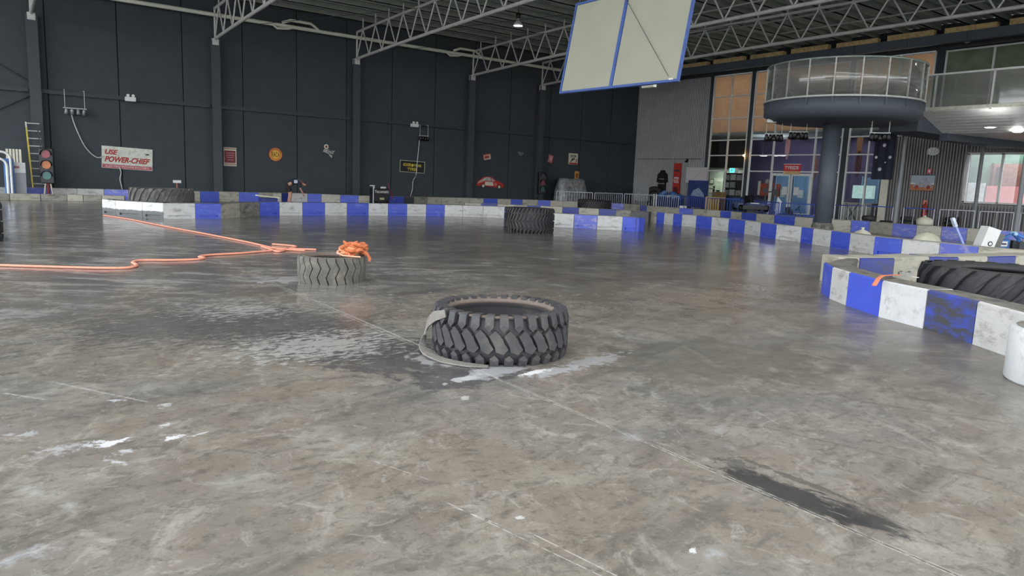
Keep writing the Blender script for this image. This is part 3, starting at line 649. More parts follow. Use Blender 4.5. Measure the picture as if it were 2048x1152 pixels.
for i, (a, b_) in enumerate([(1980, 254), (2035, 263)]):
    p = fl(a, b_, SZ-.68)
    t = thing('soffit_light', (p.x, p.y, SZ-.69), ['oval white light set in the pale soffit, the left one', 'oval white light set in the pale soffit, the right one'][i], 'light')
    MB().lathe([(0, -.01), (.13, -.01), (.15, 0), (0, 0)], 20).build('diffuser', M_lamp, t); MB().lathe([(.15, 0), (.2, -.012), (.2, .01), (.15, .01)], 20, closed=True).build('rim', M_alu, t)
for i, (xt, yt, X) in enumerate([(1811, 262, 28.4), (2040, 400, 28.4), (1955, 380, 34.5)]):
    p = onX(xt, yt, X)
    t = thing('steel_post', (p.x, p.y, 0), ['slim grey steel post right of the hanging flag', 'slim grey steel post at the right edge in front of the window', 'slim grey steel post in front of the left pane of the window'][i], 'post')
    MB().cyl((0, 0, .02), (0, 0, SZ-.66), .075, 14).build('shaft', mat('post paint', '7f8286', .5, .1, var=.08), t); MB().box(-.14, .14, -.14, .14, 0, .03).build('base_plate', M_galv, t)
# spotlight rigs
def rig(loc, hang, w_, n, label, lens=M_blk, rz=0, m=M_blk, hm=M_galv):
    t = thing('spotlight_rig', loc, label, 'spotlights', rz=rz)
    MB().cyl((-w_/2, 0, 0), (w_/2, 0, 0), .025, 8).build('bar', hm, t)
    for s in (-1, 1):
        MB().cyl((s*w_*.42, 0, 0), (s*w_*.42, 0, hang), .012, 6).build('hanger', hm, t)
        if rz == 0: MB().box(s*w_*.42-.015, s*w_*.42+.015, 0, .35, hang-.02, hang).build('wall_arm', hm, t)
    for k in range(n):
        x = -w_/2+(k+.5)*w_/n; M = Matrix.Translation((x, -.05, -.14)) @ Matrix.Rotation(.5+.3*math.sin(k*2.3), 4, 'X') @ Matrix.Rotation(.5*math.sin(k*3.1), 4, 'Y')
        b_ = MB().lathe([(0, .12), (.05, .12), (.07, -.02), (.09, -.1), (.085, -.1), (.06, 0), (0, .0)], 12); b_.v = [tuple(M @ Vector(q)) for q in b_.v]
        h = b_.build('lamp_head', m, t)
        MB().bar((x, 0, 0), (x, -.04, -.1), .02).build('yoke', m, t)
    return t
p = onY(150, 217, YW-.35); rig((p.x, p.y, p.z), .75, .85, 4, 'hanging bar of small spotlights above the red and cream sign', m=mat('grey lamp', '8b9094', .4, .3))
p = onY(848, 272, YW-.35); rig((p.x, p.y, p.z), .6, .6, 4, 'hanging bar of small dark spotlights above the tyre advertising sign')
for i, (px, py) in enumerate([(1548, 268), (1597, 264), (1760, 266)]):
    p = onX(px, py, 22.6+i*.4); rig(p, SZ-.6-p.z, .62, 5, 'dark cluster of stage lamps under the round balcony, '+['left of three', 'middle of three', 'right of three above the flag'][i], rz=-.9)
# projector
p = onX(1543, 241, 22.0)
t = thing('projector', p, 'white projector hanging at the left under the round balcony', 'projector', rz=-.9)
MB().box(-.16, .16, -.12, .12, -.08, .04).build('housing', M_white, t, bevel=.02); MB().cyl((0, 0, .04), (0, 0, .12), .03, 8).build('mount', M_white, t); MB().cyl((.08, -.12, -.02), (.08, -.15, -.02), .04, 12).build('lens', M_blk, t)
p = onX(1580, 232, 22.2); t = thing('security_camera', p, 'small white dome camera under the round balcony', 'camera'); MB().lathe([(0, -.06), (.05, -.04), (.07, 0), (.07, .04), (0, .04)], 14).build('dome', M_white, t)
# flag
pt0 = [onX(*q, 27.4) for q in ((1757, 262), (1790, 264), (1781, 361), (1740, 357))]
org = (pt0[0]+pt0[1])/2; t = thing('hanging_flag', org, 'dark navy flag with white stars hanging vertically under the balcony', 'flag', rz=-PI/2)
hh = org.z-(pt0[2].z+pt0[3].z)/2; ww = .80
fb = MB(); nx, nz = 12, 10
vv = [((i/nx-.5)*ww, .03*math.sin(i*1.3), -hh*j/nz) for j in range(nz+1) for i in range(nx+1)]
fb.add(vv+[(a, b_+.008, c) for a, b_, c in vv], [(j*(nx+1)+i, j*(nx+1)+i+1, (j+1)*(nx+1)+i+1, (j+1)*(nx+1)+i) for j in range(nz) for i in range(nx)]+[(143+j*(nx+1)+i, 143+(j+1)*(nx+1)+i, 143+(j+1)*(nx+1)+i+1, 143+j*(nx+1)+i+1) for j in range(nz) for i in range(nx)], True)
fb.build('cloth', mat('navy cloth', '1d2030', .9, var=.2), t)
MB().cyl((-ww/2-.05, 0, 0), (ww/2+.05, 0, 0), .02, 8).build('rod', M_dark, t)
for s in (-1, 1): MB().cyl((s*.3, 0, 0), (s*.3, 0, SZ-.45-org.z), .008, 6).build('cord', M_blk, t)
def star(b_, x, z, r, n=7, y=-.05):
    b_.prism([(x+(r if i % 2 == 0 else r*.5)*math.sin(PI*i/n), z+(r if i % 2 == 0 else r*.5)*math.cos(PI*i/n)) for i in range(2*n)], y, y+.008)
for x, z, r in [(.0, -.32, .085), (-.26, -.60, .07), (.26, -.60, .075), (.1, -.72, .035), (-.08, -.88, .09)]:
    sb = MB(); star(sb, x, z*hh/1.12, r); sb.build('star', mat('star white', 'c9c9d0', .8), t)
# speakers high on the front
for i, (px, py, r) in enumerate([(1935, 77, .2), (1920, 77, .1)]):
    p = onX(px, py, XR-.15); t = thing('wall_speaker', p, ['round white speaker high on the dark wall', 'small round camera beside the white speaker'][i], 'speaker', rz=-PI/2)
    MB().lathe([(0, -.06), (r*.9, -.05), (r, 0), (r, .04), (0, .04)], 24).build('grille', M_alu if i == 0 else M_dark, t, rot=(-PI/2, 0, 0)); MB().cyl((0, 0, 0), (0, .15, 0), .04, 8).build('mount', M_dark, t)
    if i: MB().lathe([(r*.9, -.07), (r*1.05, -.07), (r*1.05, -.03), (r*.9, -.03)], 20, closed=True).build('rim', M_white, t, rot=(-PI/2, 0, 0))
# pendant high bay lamp
p = fl(1036, 52, 7.9)
t = thing('pendant_lamp', p, 'hanging high bay lamp with a glowing white mouth under the roof', 'lamp')
MB().lathe([(.04, .32), (.08, .3), (.09, .2), (.16, .12), (.2, .0), (.19, 0), (.14, .11), (.0, .19)], 24).build('reflector', mat('lamp shade', 'b9bdbb', .4, .3), t)
MB().lathe([(0, .05), (.17, .03), (.18, .01), (0, .0)], 20).build('diffuser', mat('hot lamp', 'ffffff', .5, emit=15, var=0), t); MB().lathe([(0, .3), (.09, .3), (.1, .5), (0, .52)], 16).build('ballast', M_blk, t); MB().cyl((0, 0, .5), (0, 0, RZ-.1-p.z), .015, 6).build('cord', M_blk, t)

# ------------------------------------------------------------------ hanging board
AL = .18; a0 = onX(1120, 188, 10.); b0 = onX(1357, 163, 10.)
t = thing('hanging_board', (a0+b0)/2, 'large cream double board in a thin blue frame hanging from the roof', 'board', rot=None)
wy = (a0.y-b0.y); ux = Vector((0, -1, 0)); slope = (b0.z-a0.z)/wy; ux = Vector((0, -1, slope)).normalized(); uz = Vector((math.sin(AL), 0, math.cos(AL))); un = ux.cross(uz).normalized()
def HB(x, z, y): return ux*x + uz*z + un*y
Mb_ = mat('cream board', '8f9081', .7, var=.05, scale=1.5); Mf_ = mat('blue frame paint', '35508f', .5)
Mt = Matrix(((ux.x, un.x, uz.x, 0), (ux.y, un.y, uz.y, 0), (ux.z, un.z, uz.z, 0), (0, 0, 0, 1)))
hw = wy/2; mid_ = -hw+(1232-1120)/237*wy; BH = 1.93
for x0, x1, z1, off in ((-hw, mid_, BH, 0), (mid_, hw, BH+.12, .0)):
    MB().box(x0+.05, x1-.04, -.012, .012, .05, z1-.04, Mt).build('board_sheet', Mb_, t)
    MB().box(x0, x0+.045, -.03, .03, 0, z1, Mt).box(x1-.035, x1, -.03, .03, 0, z1, Mt).box(x0+.04, x1-.03, -.03, .03, 0, .045, Mt).box(x0+.04, x1-.03, -.03, .03, z1-.045, z1, Mt).build('board_frame', Mf_, t)
for x in (-hw+.1, mid_, hw-.1): MB().cyl(HB(x, BH, 0), HB(x, BH, 0)+Vector((0, 0, RZ-.3-5.3)), .008, 6).build('wire', M_dark, t)
MB().cyl(HB(mid_-.25, BH+.1, .05), HB(hw-.22, .1, .05), .005, 6).build('wire', M_dark, t)
MB().box(hw-.2, hw-.1, -.05, .05, .03, .06, Mt).build('latch', M_galv, t)
p = onX(1293, 173, 12); t = thing('emergency_light', p, 'small pale fitting peeking out below the hanging board', 'light'); MB().box(-.05, .05, -.25, .1, -.03, .05).build('housing', M_pipe, t); MB().cyl((0, 0, .05), (0, 0, RZ-.1-p.z), .008, 6).build('cord', M_blk, t)

# ------------------------------------------------------------------ things on the dark wall
def sgn(name, px, py, w_, h_, m, label, cat='sign', tilt=0, X=None, extra=None, th=.03):
    p = onY(px, py, YW-.02); t = thing(name, p, label, cat, rot=(0, tilt, 0)); MB().box(-w_/2, w_/2, -th, 0, -h_/2, h_/2).build('board', m, t); return t
M_signw = mat('weathered sign white', 'cfd4c8', .6, var=.12, scale=6, dirt='a8989a', dirt_amt=.4, dirt_scale=(5, 5, 5)); M_sr = mat('sign red ink', 'a8352f', .6, var=.2, scale=12)
t = sgn('advertising_sign', 255, 317, 2.0, .95, M_signw, 'weathered cream sign reading USE POWER-CHIEF in red', tilt=.035)
text('USE', 'lettering', M_sr, t, loc=(-.63, -.032, .23), width=.5, height=.22, shear=.3, font_off=.012)
text('POWER-CHIEF', 'lettering', M_sr, t, loc=(.0, -.032, -.08), width=1.8, height=.25, shear=.35, font_off=.012)
MB().box(-.98, .98, -.034, -.03, -.46, -.3).build('red_strip', mat('sign pink strip', 'b8606a', .6, var=.5, scale=20), t)
text('ELECTRIC POWER BATTERY', 'lettering', M_signw, t, loc=(0, -.036, -.38), width=1.7, height=.07)
MB().box(.72, .86, -.034, -.03, .2, .26).build('dark_scuff', M_dark, t)
t = sgn('advertising_sign', 460, 313.5, .58, .88, M_cream, 'upright maroon sign with cream bars at its top and bottom'); MB().box(-.27, .25, -.035, -.03, -.29, .29).build('maroon_panel', M_maroon, t)
for z in (.36, .41, -.34, -.39): MB().box(-.27, .27, -.036, -.03, z-.012, z+.012).build('stripe', M_maroon, t)
for k, z in enumerate((.17, .07, -.03, -.15)): MB().box(-.2+.02*k, .2-.02*k, -.038, -.034, z-.02, z+.02).build('faint_text_line', mat('faint text', 'a8757a', .6, var=.4, scale=20), t)
p = onY(551, 309, YW-.02); t = thing('round_sign', p, 'round yellow sign with red border reading RACA', 'sign')
for r, c, y in ((.34, '8a3a28', -.02), (.31, 'd98a35', -.025), (.23, 'a8501f', -.03), (.215, 'e0b03c', -.035)): MB().cyl((0, 0, 0), (0, y, 0), r, 32).build('disc' if r > .33 else 'ring', mat('badge'+c, c, .5, var=.1), t)
text('RACA', 'lettering', mat('badge ink', '3a2a18', .6), t, loc=(0, -.038, 0), width=.38, height=.24)
for k in range(9): a = PI*.15+PI*.7*k/8; MB().box(-.02, .02, -.03, -.024, .25, .29, Matrix.Rotation(a-PI/2, 4, 'Y')).build('rim_mark', M_maroon, t)
t = thing('winged_sign', onY(658, 300, YW-.02), 'tilted silver cutout sign with a round head and fluttering flag', 'sign', rot=(0, .35, 0)); Ms = mat('silver print', 'a9aca8', .5, var=.6, scale=14)
MB().cyl((-.2, 0, .1), (-.2, -.03, .1), .12, 16).build('head', M_cream, t); MB().cyl((-.2, -.03, .1), (-.2, -.035, .1), .06, 16).build('head_mark', M_maroon, t)
MB().prism([(-.25, -.05), (-.1, .05), (.1, .0), (.3, .08), (.27, -.12), (.05, -.2), (-.28, -.2)], -.03, 0).build('flag_shape', Ms, t); MB().bar((-.1, -.035, .0), (.26, -.035, -.06), .03).bar((-.05, -.035, -.12), (.2, -.035, -.14), .03).build('dark_marks', M_dark, t); MB().prism([(.05, -.2), (.25, -.2), (.28, -.32), (.12, -.27)], -.03, 0).build('tail', Ms, t)
p = onY(824.5, 333.5, YW-.02); t = thing('advertising_sign', p, 'black rectangular sign with white outline reading GOODYEAR TYRES in yellow', 'sign', rot=(0, .03, 0))
MB().box(-.78, .78, -.02, 0, -.32, .32).build('board', M_blk, t); MB().box(-.78, .78, -.03, -.02, .30, .32).box(-.78, .78, -.03, -.02, -.32, -.30).box(-.78, -.76, -.03, -.02, -.3, .3).box(.76, .78, -.03, -.02, -.3, .3).build('outline', M_cream, t)
M_yl = mat('yellow lettering', 'c9b838', .6)
text('GOOD', 'lettering', M_yl, t, loc=(-.33, -.025, .09), width=.5, height=.16, font_off=.012); text('YEAR', 'lettering', M_yl, t, loc=(.33, -.025, .08), width=.5, height=.15, font_off=.012); text('TYRES', 'lettering', M_yl, t, loc=(0, -.025, -.14), width=.62, height=.16, font_off=.012)
MB().prism([(-.06, .14), (.04, .16), (.08, .06), (.0, -.02), (-.07, .02)], -.03, -.02).build('winged_foot', M_yl, t)
t = sgn('small_sign', 974, 313.5, .5, .34, mat('cream print', 'c9b8a4', .6, var=.3, scale=14), 'small tilted cream and red sign, leftmost above the red car', tilt=-.2)
MB().box(-.25, .25, -.035, -.03, .12, .17).build('red_edge', M_red, t); MB().box(-.2, .12, -.035, -.03, -.08, .05).build('red_mark', M_sr, t)
t = sgn('small_sign', 1041, 306, .44, .12, mat('grey print', '6f7572', .6, var=.4, scale=14), 'small faint grey winged sign right of the red and cream one', tilt=.1); MB().box(-.1, .12, -.03, 0, -.16, -.07).build('lower_bar', mat('grey print', '6f7572', .6), t)
t = sgn('small_sign', 1101, 318.5, .42, .52, mat('pink print', 'c07a84', .6, var=.25, scale=14), 'small tilted pink sign with dark edge right of the column', tilt=.2); MB().box(.15, .21, -.035, -.03, -.26, .26).box(-.2, .2, -.035, -.03, -.26, -.2).build('red_edge', M_maroon, t); MB().box(-.12, .1, -.036, -.03, -.1, .18).build('inner_panel', mat('rose inner', 'd09a90', .6), t)
t = sgn('small_sign', 1146, 318, .78, .72, M_cream, 'square white and red sign reading STOP with a dark figure'); text('STOP', 'lettering', M_dark, t, loc=(0, -.033, .17), width=.5, height=.16, font_off=.01); MB().box(-.36, .36, -.035, -.03, -.35, -.24).build('red_edge', M_red, t)
MB().prism([(-.25, -.2), (-.1, .05), (.1, .04), (.2, -.06), (.05, -.02), (-.02, -.12), (-.1, -.08), (-.2, -.22)], -.036, -.03).build('dark_figure', M_dark, t); MB().bar((.22, -.033, -.2), (.3, -.033, .0), .05).build('red_stroke', M_red, t)
t = sgn('small_sign', 1153, 350.5, .34, .52, mat('ochre print', 'c99a52', .6, var=.1), 'small upright ochre picture above the plastic-covered pile'); MB().box(-.1, .1, -.036, -.03, -.16, .12).build('brown_motif', mat('brown motif', '8a4a22', .6), t)
# red car cutout
p = onY(981, 366, YW-.02); t = thing('car_sign', p, 'flat red and white racing car cutout on the dark wall', 'sign', rot=(0, .03, 0))
MB().prism([(-1.0, -.22), (-.98, .05), (-.8, .12), (-.6, .3), (-.3, .38), (.05, .36), (.35, .18), (.7, .08), (.95, -.02), (1.0, -.18), (.9, -.24)], -.03, 0).build('body', M_red, t)
MB().prism([(-.55, .26), (-.3, .33), (-.05, .32), (.0, .1), (-.6, .1)], -.04, -.03).prism([(.03, .31), (.25, .18), (.25, .1), (.05, .1)], -.04, -.03).build('side_window', mat('print pale', 'b3aca8', .6, var=.2), t)
for k in range(5): MB().bar((-.95+k*.1, -.035, -.1+k*.04), (-.78+k*.1, -.035, .12+k*.045), .025).build('white_stripe', M_cream, t)
MB().prism([(-.45, -.16), (-.4, .06), (.15, .06), (.2, -.16)], -.04, -.03).build('white_patch', M_cream, t)
for x in (-.55, .62):
    MB().cyl((x, -.03, -.2), (x, -.05, -.2), .14, 16).build('wheel', M_blk, t); MB().cyl((x, -.05, -.2), (x, -.055, -.2), .09, 12).build('wheel_hub', M_cream, t)
text('52', 'lettering', M_cream, t, loc=(.35, -.04, -.06), width=.16, height=.14)
# emergency lights
for i, (px, py, lb) in enumerate([(261, 196, 'white twin-head emergency light above the red and cream sign'), (830, 249, 'white twin-head emergency light above the tyre advertising sign')]):
    p = onY(px, py, YW-.36); t = thing('emergency_light', p, lb, 'light'); MB().box(-.2, .2, -.06, .16, -.14, .04).build('housing', M_white, t)
    for x in (-.1, .1): MB().cyl((x, -.08, .1), (x, .02, .1), .06, 12).build('lamp_head', M_white, t)
# cables
def cable(pts, r, label, m=M_galv, cat='cable'):
    P_ = [onY(x, y, YW-.1) for x, y in pts]; Q = []
    for i in range(len(P_)-1):
        for k in range(4):
            u = k/4; p0 = P_[max(i-1, 0)]; p1 = P_[i]; p2 = P_[i+1]; p3_ = P_[min(i+2, len(P_)-1)]
            Q.append(.5*((2*p1)+(p2-p0)*u+(2*p0-5*p1+4*p2-p3_)*u*u+(-p0+3*p1-3*p2+p3_)*u**3))
    Q.append(P_[-1]); tag(MB().tube(Q, r, 6).build('cable', m), label, cat)
cable([(141, 220), (147, 243), (157, 268), (168, 290), (180, 305), (192, 314), (200, 315), (207, 312)], .025, 'pale cable sagging from the spotlight bar to the red and cream sign')
cable([(239, 334), (242, 345), (240, 358), (243, 372), (246, 384)], .025, 'pale cable hanging from the red and cream sign to the floor')
cable([(839, 280), (837, 300), (834, 330), (832, 350), (826, 362), (825, 377), (821, 392)], .022, 'pale cable hanging down across the tyre advertising sign')
cable([(82, 180), (83, 215), (84, 250), (85, 296)], .02, 'thin pale conduit on the column above the traffic light')
# speakers / small fittings
# ladder
pb_ = fl(57, 398); A = onY(49, 244, YW-.55)
t = thing('ladder', (A.x+.15, YW-1.1, 0), 'tall extension ladder with yellow left rail leaning on the column', 'ladder')
top = Vector((-.12, .35, A.z)); W_ = .43
MB().bar((0, 0, 0), top*.93, .05, .1).build('rail', M_yel, t); MB().bar(top*.9, top, .05, .08).build('rail_extension', M_galv, t); MB().bar(Vector((W_+.06, 0, 0)), top+Vector((W_-.05, 0, -.1)), .04, .08).build('rail', M_dark, t)
nr = int(top.z/.3)
for k in range(1, nr+1):
    q = top*(k*.3/top.z); MB().cyl(q, q+Vector((W_+.03, 0, 0)), .025, 6).build('rung', M_galv, t)
# traffic lights
def traffic(px, py, X, s, label, lensc, legs):
    p = onY(px, py, X); t = thing('traffic_light', (p.x, X, 0), label, 'traffic light', rot=(0, 0, -.25))
    zc = p.z
    HS_ = MB().box(-.24*s, .24*s, -.12, .12, zc-.75*s, zc+.6*s).build('housing', M_blk, t, bevel=.03)
    for k, c in enumerate(lensc):
        z = zc+.38*s-k*.41*s; MB().cyl((0, -.12, z), (0, -.15, z), .155*s, 20).build('lens', c, HS_)
        MB().lathe([(.17*s, 0), (.185*s, 0), (.185*s, .16), (.17*s, .16)], 16, a0=-.2, a1=PI+.2, closed=True).build('visor', M_blk, HS_, loc=(0, -.12, z), rot=(PI/2, 0, 0))
    MB().cyl((0, 0, .05), (0, 0, zc-.7*s), .05, 8).build('post', legs[0], t); MB().box(-.22, .22, -.2, .2, 0, .06).build('base', legs[1], t)
    for x in (-.16, .16): MB().cyl((x, 0, .05), (x*.5, 0, zc-.7*s), .03, 6).build('strut', legs[2], t)
traffic(94, 328, YW-1.9, 1.02, 'black traffic light with red amber and green lenses at far left', [mat('red lens', '8a1c34', .3, emit=.0, var=.1), mat('amber lens', 'c06a1c', .3, emit=.0, var=.15, scale=20), mat('green lens', '156a66', .3, emit=.0, var=.1)], (M_maroon, M_blk, M_cream))
traffic(1084, 364, YW-.85, 1.0, 'unlit dark traffic light beside a column further right', [mat('dim lens', '24202a', .4), mat('dim red lens', '7a2238', .4), mat('dim green lens', '1d5550', .4)], (M_dark, M_blk, M_dark))
# left group
p = fl(35, 398)
p = onY(34, 352, YW-2.2)
t = thing('grey_cabinet', (p.x, YW-2.2, 0), 'grey service cabinet with a white label panel at the far left', 'cabinet')
MB().box(-.28, .28, -.2, .2, 0, 1.02).build('body', mat('pale grey cabinet', '9a9fa6', .5, var=.05), t); MB().box(-.28, .28, -.21, .2, 1.03, 1.42).build('label_panel', M_white, t); MB().box(-.12, .08, -.225, -.21, 1.2, 1.28).build('logo', mat('logo red', '9a5560', .5), t)
t = thing('slatted_rack', (p.x-.1, YW-1.7, 0), 'white slatted board standing behind the grey cabinet', 'rack')
for k in range(5): MB().box(-.2+k*.105, -.125+k*.105, -.03, .03, 0 if k in (0, 4) else .85, 1.93).build('slat', M_cream, t)
MB().box(-.2, .3, .03, .05, 1.82, 1.9).build('cross_bar', M_dark, t); MB().box(-.2, .3, .03, .05, 1.0, 1.1).build('cross_bar', M_dark, t)
p = onY(19, 355, YW-2.5); t = thing('blue_trolley', (p.x, YW-2.5, 0), 'blue trolley cabinet between the white hoops and grey cabinet', 'trolley'); MB().box(-.16, .16, -.2, .2, .05, 1.55).build('body', M_blue, t, bevel=.02); MB().box(-.12, .0, -.22, -.2, .9, 1.3).build('panel', mat('light blue panel', '7aa8cc', .5), t); MB().cyl((-.1, -.1, .03), (.1, -.1, .03), .03, 8).build('wheel', M_blk, t)
for i, px in enumerate((3, 11)):
    p = onY(px, 350, YW-2.8); t = thing('pipe_hoop', (p.x, YW-2.8, 0), 'bent white pipe hoop at the far left edge, '+['outer', 'inner'][i], 'pipe'); MB().tube([(-.6, 0, 1.55+.25*i)]+[(-.1+.28*math.sin(a), 0, 1.27+.25*i+.28*math.cos(a)) for a in [k*PI/12 for k in range(7)]]+[(.18, 0, 0)], .045, 8).build('tube', M_white, t)

# ------------------------------------------------------------------ barrier blocks
def bmat(n, c, d, amt, sc, rough=.42): return mat(n, c, rough, var=.10, scale=3, bump=.12, dirt=d, dirt_amt=amt, dirt_scale=sc)
BM = {'W': bmat('white barrier plastic', 'bfc0bf', '85857f', .4, (4, 4, 9)), 'w': bmat('grimy white barrier plastic', 'a8a596', '6c6a62', .45, (3, 3, 8)),
      'B': bmat('blue barrier plastic', '4156bf', '6a78c8', .3, (3, 3, 7)), 'b': bmat('shaded and grimy blue barrier plastic', '2a3a8a', '3a3c48', .5, (3, 3, 8)),
      'L': bmat('faded blue barrier plastic', '6470c8', 'a9a6c0', .45, (3, 3, 6)), 'D': bmat('scuffed blue barrier plastic', '3d4fb0', '47484b', .95, (2, 2, 7)), 'N': bmat('bright blue barrier plastic', '465bcc', '5a6cd0', .1, (4, 4, 8)),
      'G': bmat('shaded and grimy grey barrier plastic', '8f8d84', '55544f', .6, (3, 3, 8)), 'K': bmat('dark barrier plastic', '3a3c44', '22242a', .6, (3, 3, 8)), 'H': bmat('half scuffed white barrier plastic', 'd0d2d2', '8c8c88', .3, (4, 4, 9)), 'n': bmat('clean white barrier plastic', 'c6c9cc', '9a9b9b', .35, (7, 7, 7))}
cn = {'W': 'white', 'w': 'grimy off-white', 'B': 'blue', 'b': 'dark blue', 'L': 'faded blue', 'D': 'black-scuffed blue', 'N': 'bright blue', 'G': 'grimy grey', 'K': 'dark', 'H': 'half-scuffed white', 'n': 'clean white'}
_m = BM['H']; _nt = _m.node_tree; _b = _nt.nodes['Principled BSDF']; _src = _b.inputs['Base Color'].links[0].from_socket
_tc = N(_nt, 'ShaderNodeTexCoord'); _sp = N(_nt, 'ShaderNodeSeparateXYZ'); _nt.links.new(_tc.outputs['Object'], _sp.inputs[0])
_nz = N(_nt, 'ShaderNodeTexNoise', i_Scale=5.); _ad = N(_nt, 'ShaderNodeMath', operation='MULTIPLY_ADD'); _ad.inputs[1].default_value = .12; _nt.links.new(_nz.outputs['Fac'], _ad.inputs[0]); _nt.links.new(_sp.outputs['Z'], _ad.inputs[2])
_mr = N(_nt, 'ShaderNodeMapRange'); _mr.inputs[1].default_value = .25; _mr.inputs[2].default_value = .28; _mr.inputs[3].default_value = 1; _mr.inputs[4].default_value = 0; _nt.links.new(_ad.outputs[0], _mr.inputs[0])
_mx = N(_nt, 'ShaderNodeMix', data_type='RGBA'); _nt.links.new(_mr.outputs[0], _mx.inputs[0]); _nt.links.new(_src, _mx.inputs[6]); _mx.inputs[7].default_value = (*lin('5a5e60'), 1); _nt.links.new(_mx.outputs[2], _b.inputs['Base Color'])
M_top = mat('scuffed barrier top', '6e6c66', .6, var=.4, scale=5, bump=.2, dirt='3d3c3a', dirt_amt=.5, dirt_scale=(4, 4, 4))
BHt = .448
def block(P0, P1, c, side, label, group, thick=.36, top=None, slot=True):
    d = (P1-P0); L_ = d.length; ang = math.atan2(d.y, d.x); mid = (P0+P1)/2
    t = thing('barrier_block', (mid.x, mid.y, 0), label, 'track barrier', rz=ang, group=group)
    h = L_/2-.006; s = side; ch = .02
    b_ = MB(); A = lambda x0, x1, y0, y1, z0, z1: b_.box(x0, x1, min(y0*s, y1*s), max(y0*s, y1*s), z0, z1)
    prof = [(0, .10), (0, BHt-ch), (ch, BHt-.004), (thick-ch, BHt-.004), (thick, BHt-ch), (thick, .10)]
    n = len(prof); v = [(x, a*s, z) for x in (-h, h) for a, z in prof]
    b_.add(v, [tuple(range(n)), tuple(range(n, 2*n))]+[(i, (i+1) % n, n+(i+1) % n, n+i) for i in range(n)])
    if slot:
        e = h*.72; A(-h, -e, 0, thick, 0, .1); A(e, h, 0, thick, 0, .1); A(-e, e, .05, thick-.05, 0, .1); A(-e, e, 0, .05, .0, .035)
    else: A(-h, h, 0, thick, 0, .1)
    b_.build('block_body', BM[c], t)
    MB().box(-h+.012, h-.012, min(.02*s, (thick-.02)*s), max(.02*s, (thick-.02)*s), BHt-.004, BHt).build('top_face', top or M_top, t)
    return t
def row(pts, cols, side, name, group, plane='top', thick=.36, top=None, slot=True, raw=False):
    P_ = [Vector((a[0], a[1], 0)) for a in pts] if raw else [fl(a, b_, BHt if plane == 'top' else 0).copy() for a, b_ in pts]
    for p in P_: p.z = 0
    for i, c in enumerate(cols):
        block(P_[i], P_[i+1], c, side, cn[c]+' block, '+ordinal(i+1)+' from left, '+name, group, thick, top, slot)
    return P_
ML = mat('pale barrier top', 'a9a79b', .55, var=.25, scale=4, bump=.15, dirt='7d7b72', dirt_amt=.4, dirt_scale=(4, 4, 4))
# middle row (front of the long island)
row([(205, 428), (232, 431.5), (285, 435), (327, 437.5), (391, 437.3), (443, 437), (480, 434.5), (520, 431.5), (559, 431), (605, 431), (650, 431), (694, 431), (737, 431), (776, 431.3), (814, 431.6), (852, 432), (889, 432.6), (925, 433.5), (966, 434.5), (1008, 436), (1050, 438), (1095, 440.5)],
    'HHHWBwGBWBWBWBWBWWWBW', 1, 'long row behind strapped tyre', 'middle row of barrier blocks', 'bottom')
# row right of the mid tyre
PB = row([(1104, 453), (1147, 455.5), (1193.6, 458.3), (1244, 460.6), (1277, 463.4)], 'WLWN', 1, 'short row right of mid tyre', 'short row of barrier blocks', 'bottom', top=ML)
e = PB[-1]; q = fl(1293, 461); q2 = e+(q-e).normalized()*.62
block(e+(q2-e)*.02, q2, 'b', 1, 'dark blue barrier block turned side-on at the end of the short row', 'short row of barrier blocks', thick=.12)
row([(930, 405.5), (962, 406.5), (995, 408), (1028, 409.5), (1055, 410.8), (1081, 412), (1125, 414), (1158, 415.6), (1198, 417.6), (1232, 419.4), (1262, 421.5), (1298, 423.5)], 'wbwGbwGbwbwK', 1, 'low shaded inner row', 'shaded inner row of barrier blocks', top=ML) if False else row([(930, 405.5), (962, 406.5), (995, 408), (1028, 409.5), (1055, 410.8), (1081, 412), (1125, 414), (1158, 415.6), (1198, 417.6), (1232, 419.4), (1262, 421.5), (1298, 423.5)], 'wbwGbwbwbGK', 1, 'low shaded inner row', 'shaded inner row of barrier blocks', top=ML)  # dark blue, grey and black blocks here paint the shadow on the inner faces
# low grimy kerb at far left
def low(pts, cols):
    P_ = [fl(a, b_) for a, b_ in pts]
    for i, c in enumerate(cols):
        d = P_[i+1]-P_[i]; mid = (P_[i]+P_[i+1])/2; t = thing('low_kerb_block', (mid.x, mid.y, 0), 'low '+cn[c]+' kerb block at far left, '+ordinal(i+1)+' from left', 'kerb', rz=math.atan2(d.y, d.x), group='low kerb blocks'); h = d.length/2-.008
        MB().box(-h, h, 0, .3, 0, .25).build('block_body', BM[c], t, bevel=.015); MB().box(-h+.02, h-.02, .02, .28, .25, .254).build('top_face', ML, t)
low([(-40, 400.6), (20, 401), (82, 401.5), (135, 402.2), (167, 402.8), (204, 403.5), (250, 404.5)], 'GwGwGw')
# right track row
RC = row([(1300, 423), (1313.7, 424), (1329, 425.3), (1347, 427), (1364.5, 428.6), (1393, 431), (1424, 434), (1458, 437.3), (1490.5, 441), (1522, 445), (1553.5, 449), (1603.5, 454), (1627, 457), (1663, 461.5), (1701, 466.5), (1750, 473), (1805, 478.5), (1880.5, 485.5), (1957, 493.5), (2052, 501), (2150, 510)], 'wBWBWBWBWBWBWBWBWLww', 1, 'curving right-hand row', 'right track row of barrier blocks', top=ML)
